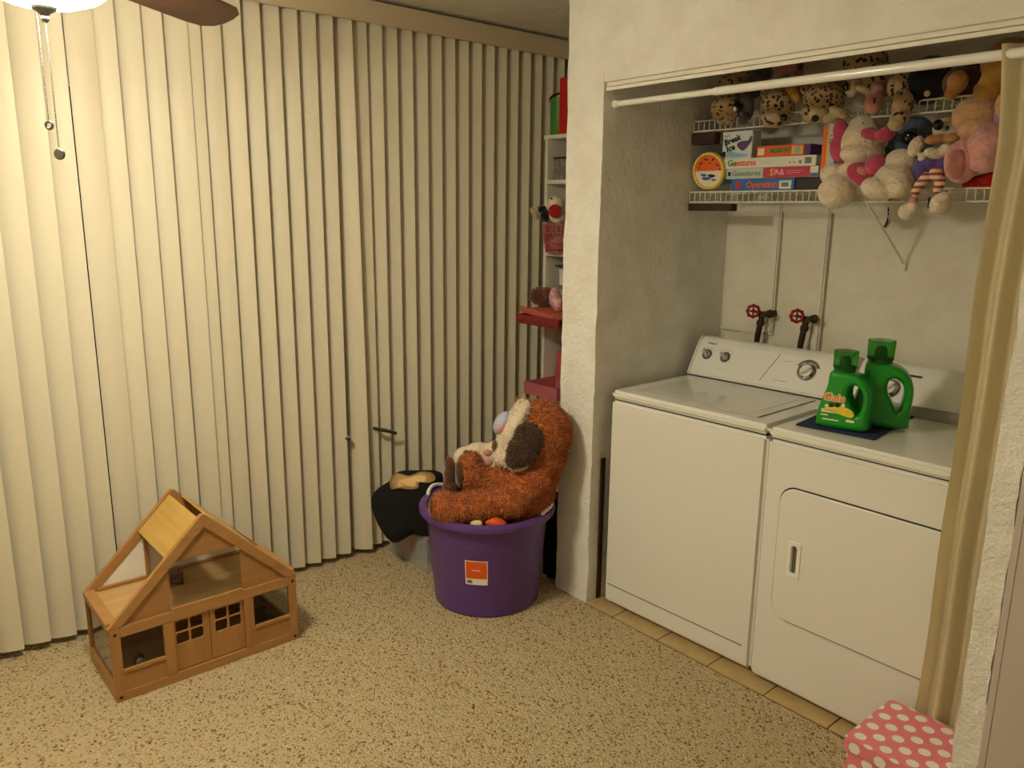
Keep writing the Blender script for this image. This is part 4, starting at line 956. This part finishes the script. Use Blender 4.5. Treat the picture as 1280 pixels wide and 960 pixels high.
glyph(g, 'Don\'t', -.047, .088, .011, 'print_red', rot=14); glyph(g, 'Break', -.022, .072, .032, 'print_black', rot=16, bold=.0012); glyph(g, 'the', -.05, .055, .01, 'print_black', rot=14); glyph(g, 'Ice', -.028, .042, .034, 'print_black', rot=16, bold=.0012)
me = flat_shape([smooth_loop([(.0, .055), (.02, .066), (.05, .068), (.06, .085), (.066, .07), (.05, .045), (.03, .03), (.01, .04)])], depth=.001); me.transform(Matrix.Translation((0, -.0006, 0)) @ UP); link('printed_shape', me, 'print_purple', g, False)
me = flat_shape([smooth_loop([(-.05, .012), (-.03, .03), (-.005, .024), (.02, .02), (.055, .012), (.0, .006)])], depth=.001); me.transform(Matrix.Translation((0, -.0008, 0)) @ UP); link('printed_shape', me, 'print_ice', g, False)
strip(g, -.066, -.05, .008, .03, 'print_black')
g = gamebox('orange_game_box', 'orange memory game box lying on the cream box', .3, .5, z3, z3 + .042, 'box_orange', yf=.56, dep=.12)
strip(g, -.093, -.065, .008, .034, 'print_cream'); glyph(g, 'MEMORY', .005, .022, .022, 'print_green', bold=.001); strip(g, .05, .096, .006, .036, 'print_yellow')
B().lathe([(0, .001), (.014, .001), (.014, 0), (0, 0)], 20, Matrix.Translation((.073, -.0008, .021)) @ UP).to('printed_disc', 'pale_grey', g)
B().box(.1, .125, 0, .12, 0, .041).to('box_end', 'print_purple', g)
g = gamebox('upright_game_box', 'orange and pale blue game box standing on end beside the white plush', .575, .625, z1 + .045, z1 + .045 + .142, 'box_grey', yf=.55, dep=.16)
g.location.z = GZ + .043; 
strip(g, -.024, -.006, .03, .18, 'print_orange'); glyph(g, 'SU', .012, .13, .026, 'print_black', rot=80); strip(g, -.006, .0, .03, .18, 'print_yellow'); B().box(-.025, .025, 0, .16, .142, .19).to('box_top', 'box_grey', g)
# round tub game
rt = thing('round_game_tub', 'blue round toy tub with a yellow-rimmed orange and cream lid facing out', 'toy tub', (.098, .545, GZ + .081), (math.radians(6), 0, math.radians(4)))
B().lathe([(0, 0), (.066, 0), (.068, -.01), (.060, -.2), (.056, -.205), (0, -.205)], 40, UP).to('tub_body', 'tub_blue', rt)
B().lathe([(.062, .004), (.0635, .012), (.071, .012), (.0745, .006), (.0745, -.006), (.066, -.006)], 40, UP).to('rim', 'tub_yellow', rt)
def half(a0, a1): return [(.063 * math.cos(math.radians(a)), .063 * math.sin(math.radians(a))) for a in range(a0, a1 + 1, 6)]
me = flat_shape([half(0, 180)], depth=.002); me.transform(Matrix.Translation((0, -.004, 0)) @ UP); link('lid_print', me, 'print_orange', rt, False)
me = flat_shape([half(180, 360)], depth=.002); me.transform(Matrix.Translation((0, -.004, 0)) @ UP); link('lid_print', me, 'print_cream', rt, False)
for x, z, w2, h2, r_ in ((-.036, .03, .02, .006, 30), (-.012, .045, .022, .006, -20), (.02, .044, .016, .007, 40), (.04, .022, .018, .006, -35), (-.046, .012, .012, .006, 60), (.006, .03, .012, .005, 10), (.05, .006, .01, .005, 0)):
    me = flat_shape([smooth_loop([(-w2 / 2, 0), (0, h2 / 2), (w2 / 2, h2 * .2), (0, -h2 / 2)])], depth=.001); me.transform(Matrix.Translation((x, -.0054, z)) @ UP @ Matrix.Rotation(math.radians(r_), 4, 'Z')); link('lid_mark', me, 'print_black', rt, False)
for x, z, w2, h2, mm in ((-.022, -.016, .03, .012, 'box_blue'), (.014, -.02, .036, .014, 'print_black'), (-.01, -.03, .044, .014, 'box_blue'), (.024, -.036, .024, .01, 'box_teal')):
    me = flat_shape([smooth_loop([(-w2 / 2, 0), (-w2 / 4, h2 / 2), (w2 / 4, h2 / 3), (w2 / 2, 0), (0, -h2 / 2)])], depth=.001); me.transform(Matrix.Translation((x, -.0056, z)) @ UP); link('lid_print', me, mm, rt, False)

# ------------------------------------------------------------------ plush toys on the lower wire shelf
GP = 'plush toys on the wire shelves'
pd = plush('plush_puppy', 'fluffy white plush puppy with hot pink ears holding a pink heart', 'plush toy', [
    ('body', 'fur_white', [ell(1078, 180, .53, 27, 30, 26), ell(1078, 160, .54, 18, 16, 18), ell(1078, 192, .50, 28, 14, 20), ell(1082, 218, .54, 32, 26, 22), ell(1048, 222, .52, 16, 17, 18), ell(1046, 240, .47, 23, 21, 22), ell(1040, 218, .50, 14, 14, 16),
        ell(1125, 205, .50, 20, 19, 20), ell(1118, 222, .47, 24, 18, 22), ell(1098, 236, .44, 22, 14, 20, -14), ell(1122, 234, .45, 16, 14, 18)]),
    ('ear', 'fur_hotpink', [ell(1053, 172, .50, 11, 24, 8, 16), ell(1048, 187, .49, 11, 17, 8, 16)]), ('ear', 'fur_hotpink', [ell(1088, 167, .47, 13, 8, 6, -4), ell(1107, 168, .48, 13, 10, 7, 30)]),
    ('heart_pillow', 'fur_hotpink', [ell(1078, 218, .45, 22, 14, 7, -22), ell(1096, 206, .45, 14, 13, 7, -22)]), ('heart_patch', 'fur_rose', [ell(1078, 214, .435, 9, 6, 3, -22)]), ('stitched_mark', 'eye_black', [ell(1080, 156, .492, 4, 1.2, 1.2, -50)])], GP, base=None)

plush('plush_blue', 'grey-blue plush head with large black eye between white puppy and doll', 'plush toy', [
    ('head', 'fur_blue', [ell(1140, 172, .64, 29, 27, 22), ell(1120, 192, .64, 16, 16, 14), ell(1138, 215, .66, 22, 20, 16)]), ('ring', 'fur_grey', [ell(1139, 172, .57, 13, 13, 5)]), ('eye', 'eye_black', [ell(1138, 173, .55, 9, 9, 6)]), ('glint', 'white_plastic', [ell(1135, 169, .528, 1.4, 1.4, 1)])], GP)
plush('plush_doll', 'plush doll in purple dress and striped leggings, white shoes dangling off the shelf', 'plush toy', [
    ('head', 'fur_white', [ell(1181, 161, .56, 15, 14, 13), ell(1190, 168, .56, 10, 12, 10)]), ('muzzle', 'fur_tan', [ell(1172, 174, .5, 17, 6.5, 8, 5), ell(1190, 173, .51, 10, 7, 8)]),
    ('eye', 'eye_black', [ell(1173, 156, .505, 7, 7, 4)]), ('nose', 'eye_black', [ell(1184, 160, .5, 2.5, 3, 2.5)]), ('arm', 'fur_white', [ell(1145, 183, .49, 9, 14, 8, -22), ell(1153, 196, .48, 5, 7, 6, -30)]),
    ('arm', 'fur_white', [ell(1168, 192, .48, 14, 7, 7, -12), ell(1183, 187, .49, 9, 8, 8, -12)]), ('dress', 'fur_purple', [ell(1152, 212, .49, 11, 14, 9, 20), ell(1166, 206, .51, 16, 16, 11), ell(1176, 206, .51, 8, 18, 10)]),
    ('legging', 'stripes', [ell(1158, 222, .46, 8, 7, 7), ell(1150, 230, .455, 7, 7, 6), ell(1144, 239, .455, 5.5, 8, 5)]), ('legging', 'stripes', [ell(1170, 217, .46, 9, 9, 7), ell(1175, 228, .455, 7, 8, 6), ell(1172, 238, .455, 6, 7, 5)]),
    ('shoe', 'fur_white', [ell(1133, 265, .46, 10, 10, 9), ell(1141, 258, .46, 8, 8, 8)]), ('shoe', 'fur_white', [ell(1175, 256, .46, 13, 13, 11), ell(1178, 248, .46, 10, 8, 9)]), ('sock', 'fur_rose', [ell(1142, 251, .455, 6, 6, 5)]), ('shoe_strap', 'black_cloth', [ell(1161, 254, .45, 1.6, 9, 2)])], GP, voxel=.0045)
plush('plush_pink', 'big pink and peach plush with rounded limbs slumped against the curtain', 'plush toy', [
    ('body', 'fur_peach', [ell(1222, 146, .56, 30, 27, 28), ell(1226, 160, .54, 30, 16, 24), ell(1208, 182, .56, 20, 12, 16)]), ('limb', 'fur_pink', [ell(1202, 202, .49, 21, 27, 18, 4), ell(1212, 190, .52, 16, 18, 16)]),
    ('foot_pad', 'fur_rose', [ell(1195, 205, .44, 14, 20, 5, 4)]), ('limb', 'fur_pink', [ell(1237, 182, .5, 26, 28, 20, 25), ell(1232, 202, .49, 20, 14, 18)]), ('limb', 'fur_pink', [ell(1262, 214, .5, 12, 22, 14)]),
    ('cheek', 'fur_lilac', [ell(1258, 152, .52, 14, 24, 12, 20)])], GP)
tag(B().prism([(-.13, 0), (.17, 0), (.17, .035), (.1, .062), (0, .055), (-.1, .03)], -.04, .16, bev=.01).to('red_cushion', 'fur_red'), 'flat red cushion lying under the pink plush on the lower shelf', 'cushion').location = (1.19, .56, GZ)

# ------------------------------------------------------------------ plush toys on the upper wire shelf
def cat(label, parts): return plush('plush_leopard', label, 'plush toy', parts, GP)
cat('spotted plush cat lying at the partition end of the upper shelf', [('body', 'leopard', [ell(908, 136, .52, 19, 20, 18), ell(914, 112, .58, 20, 20, 20), ell(924, 96, .62, 22, 14, 20)]), ('ear', 'leopard', [ell(897, 118, .53, 7, 7, 5)]), ('eye', 'eye_black', [ell(922, 134, .475, 6, 7, 5)]), ('eye_white', 'white_plastic', [ell(919, 136, .462, 2.6, 3.4, 2)])])
plush('plush_grey', 'dark grey plush with a long drooping limb on the upper shelf', 'plush toy', [('body', 'fur_grey', [ell(934, 130, .52, 9, 20, 9, 8), ell(940, 108, .60, 14, 16, 14), ell(948, 92, .64, 18, 14, 14)]), ('paw', 'fur_grey', [ell(929, 150, .495, 7, 7, 7)])], GP)
cat('spotted plush cat with its nose hanging over the upper shelf edge', [('body', 'leopard_big', [ell(972, 134, .51, 21, 23, 18, 12), ell(968, 148, .49, 18, 12, 14), ell(985, 112, .60, 18, 18, 18)]), ('ear', 'leopard_big', [ell(957, 116, .52, 7, 7, 5)]), ('muzzle', 'fur_cream', [ell(968, 147, .455, 11, 6, 6, -8)]), ('nose', 'eye_black', [ell(980, 147, .455, 5, 4.5, 4)]), ('mouth', 'eye_black', [ell(962, 152, .452, 5, 2, 3)])])
plush('plush_yellow', 'small yellow and maroon plush tucked between two spotted cats', 'plush toy', [('body', 'fur_gold', [ell(990, 116, .53, 10, 9, 9), ell(996, 122, .53, 6, 7, 6)]), ('cape', 'fur_red', [ell(1003, 113, .55, 7, 8, 7)])], GP)
plush('plush_tan', 'plain tan plush lying high behind the rod, beside the yellow plush', 'plush toy', [('body', 'fur_rose', [ell(988, 92, .68, 17, 16, 16), ell(984, 106, .68, 16, 14, 16)]), ('ear', 'fur_dark', [ell(1001, 82, .66, 4, 5, 4)])], GP)
cat('smiling spotted plush cat face hanging over the upper shelf edge', [('body', 'leopard', [ell(1030, 126, .50, 26, 23, 20, 10), ell(1014, 140, .48, 12, 14, 12), ell(1042, 108, .6, 22, 18, 20)]), ('ear', 'leopard', [ell(1008, 112, .51, 8, 8, 5)]), ('muzzle', 'fur_cream', [ell(1024, 142, .46, 13, 11, 8), ell(1012, 130, .465, 8, 10, 7)]), ('nose', 'eye_black', [ell(1019, 148, .438, 5, 4.5, 4)]), ('mouth', 'fur_dark', [ell(1028, 134, .438, 8, 1.4, 2, 38)]), ('paw', 'fur_cream', [ell(1048, 140, .47, 14, 6, 7, -26), ell(1036, 148, .465, 8, 6, 7)])])
cat('tall spotted plush cat with white muzzle and a leg drooping over the upper shelf', [('body', 'leopard_big', [ell(1082, 78, .60, 28, 24, 20), ell(1098, 100, .58, 24, 22, 18), ell(1126, 108, .52, 17, 20, 13), ell(1128, 130, .49, 14, 18, 11), ell(1124, 148, .475, 12, 12, 10)]), ('muzzle', 'fur_cream', [ell(1066, 108, .52, 10, 13, 10), ell(1080, 112, .5, 12, 5, 6, -20)]), ('eye', 'eye_black', [ell(1058, 108, .485, 3, 6, 3)]), ('paw', 'fur_cream', [ell(1119, 156, .462, 10, 8, 8, -20)])])
plush('plush_paw_toy', 'tan plush foot resting on the upper shelf between two spotted cats', 'plush toy', [('body', 'fur_rose', [ell(1092, 128, .5, 12, 14, 12), ell(1095, 116, .54, 12, 12, 14)]), ('toe_line', 'fur_dark', [ell(1093, 126, .462, 1.2, 5, 2)])], GP)
plush('plush_black', 'black plush with small white dot on the upper shelf', 'plush toy', [('body', 'fur_black', [ell(1158, 104, .56, 26, 27, 20), ell(1165, 84, .62, 24, 14, 20)]), ('dot', 'fur_white', [ell(1159, 117, .497, 4, 4, 3)])], GP)
plush('plush_bear', 'tan plush bear with round muzzle on the upper shelf', 'plush toy', [('body', 'fur_choc', [ell(1205, 104, .58, 26, 22, 20), ell(1216, 88, .62, 26, 18, 20)]), ('muzzle', 'fur_tan', [ell(1197, 102, .51, 13, 14, 10), ell(1190, 116, .52, 9, 8, 8)])], GP)
plush('plush_golden_bear', 'golden plush bear at the curtain end of the upper shelf', 'plush toy', [('body', 'fur_gold', [ell(1262, 78, .56, 34, 30, 26), ell(1244, 104, .53, 20, 18, 16, -30), ell(1232, 116, .53, 16, 12, 14, -30)]), ('ear', 'fur_peach', [ell(1258, 130, .47, 13, 18, 12)])], GP)
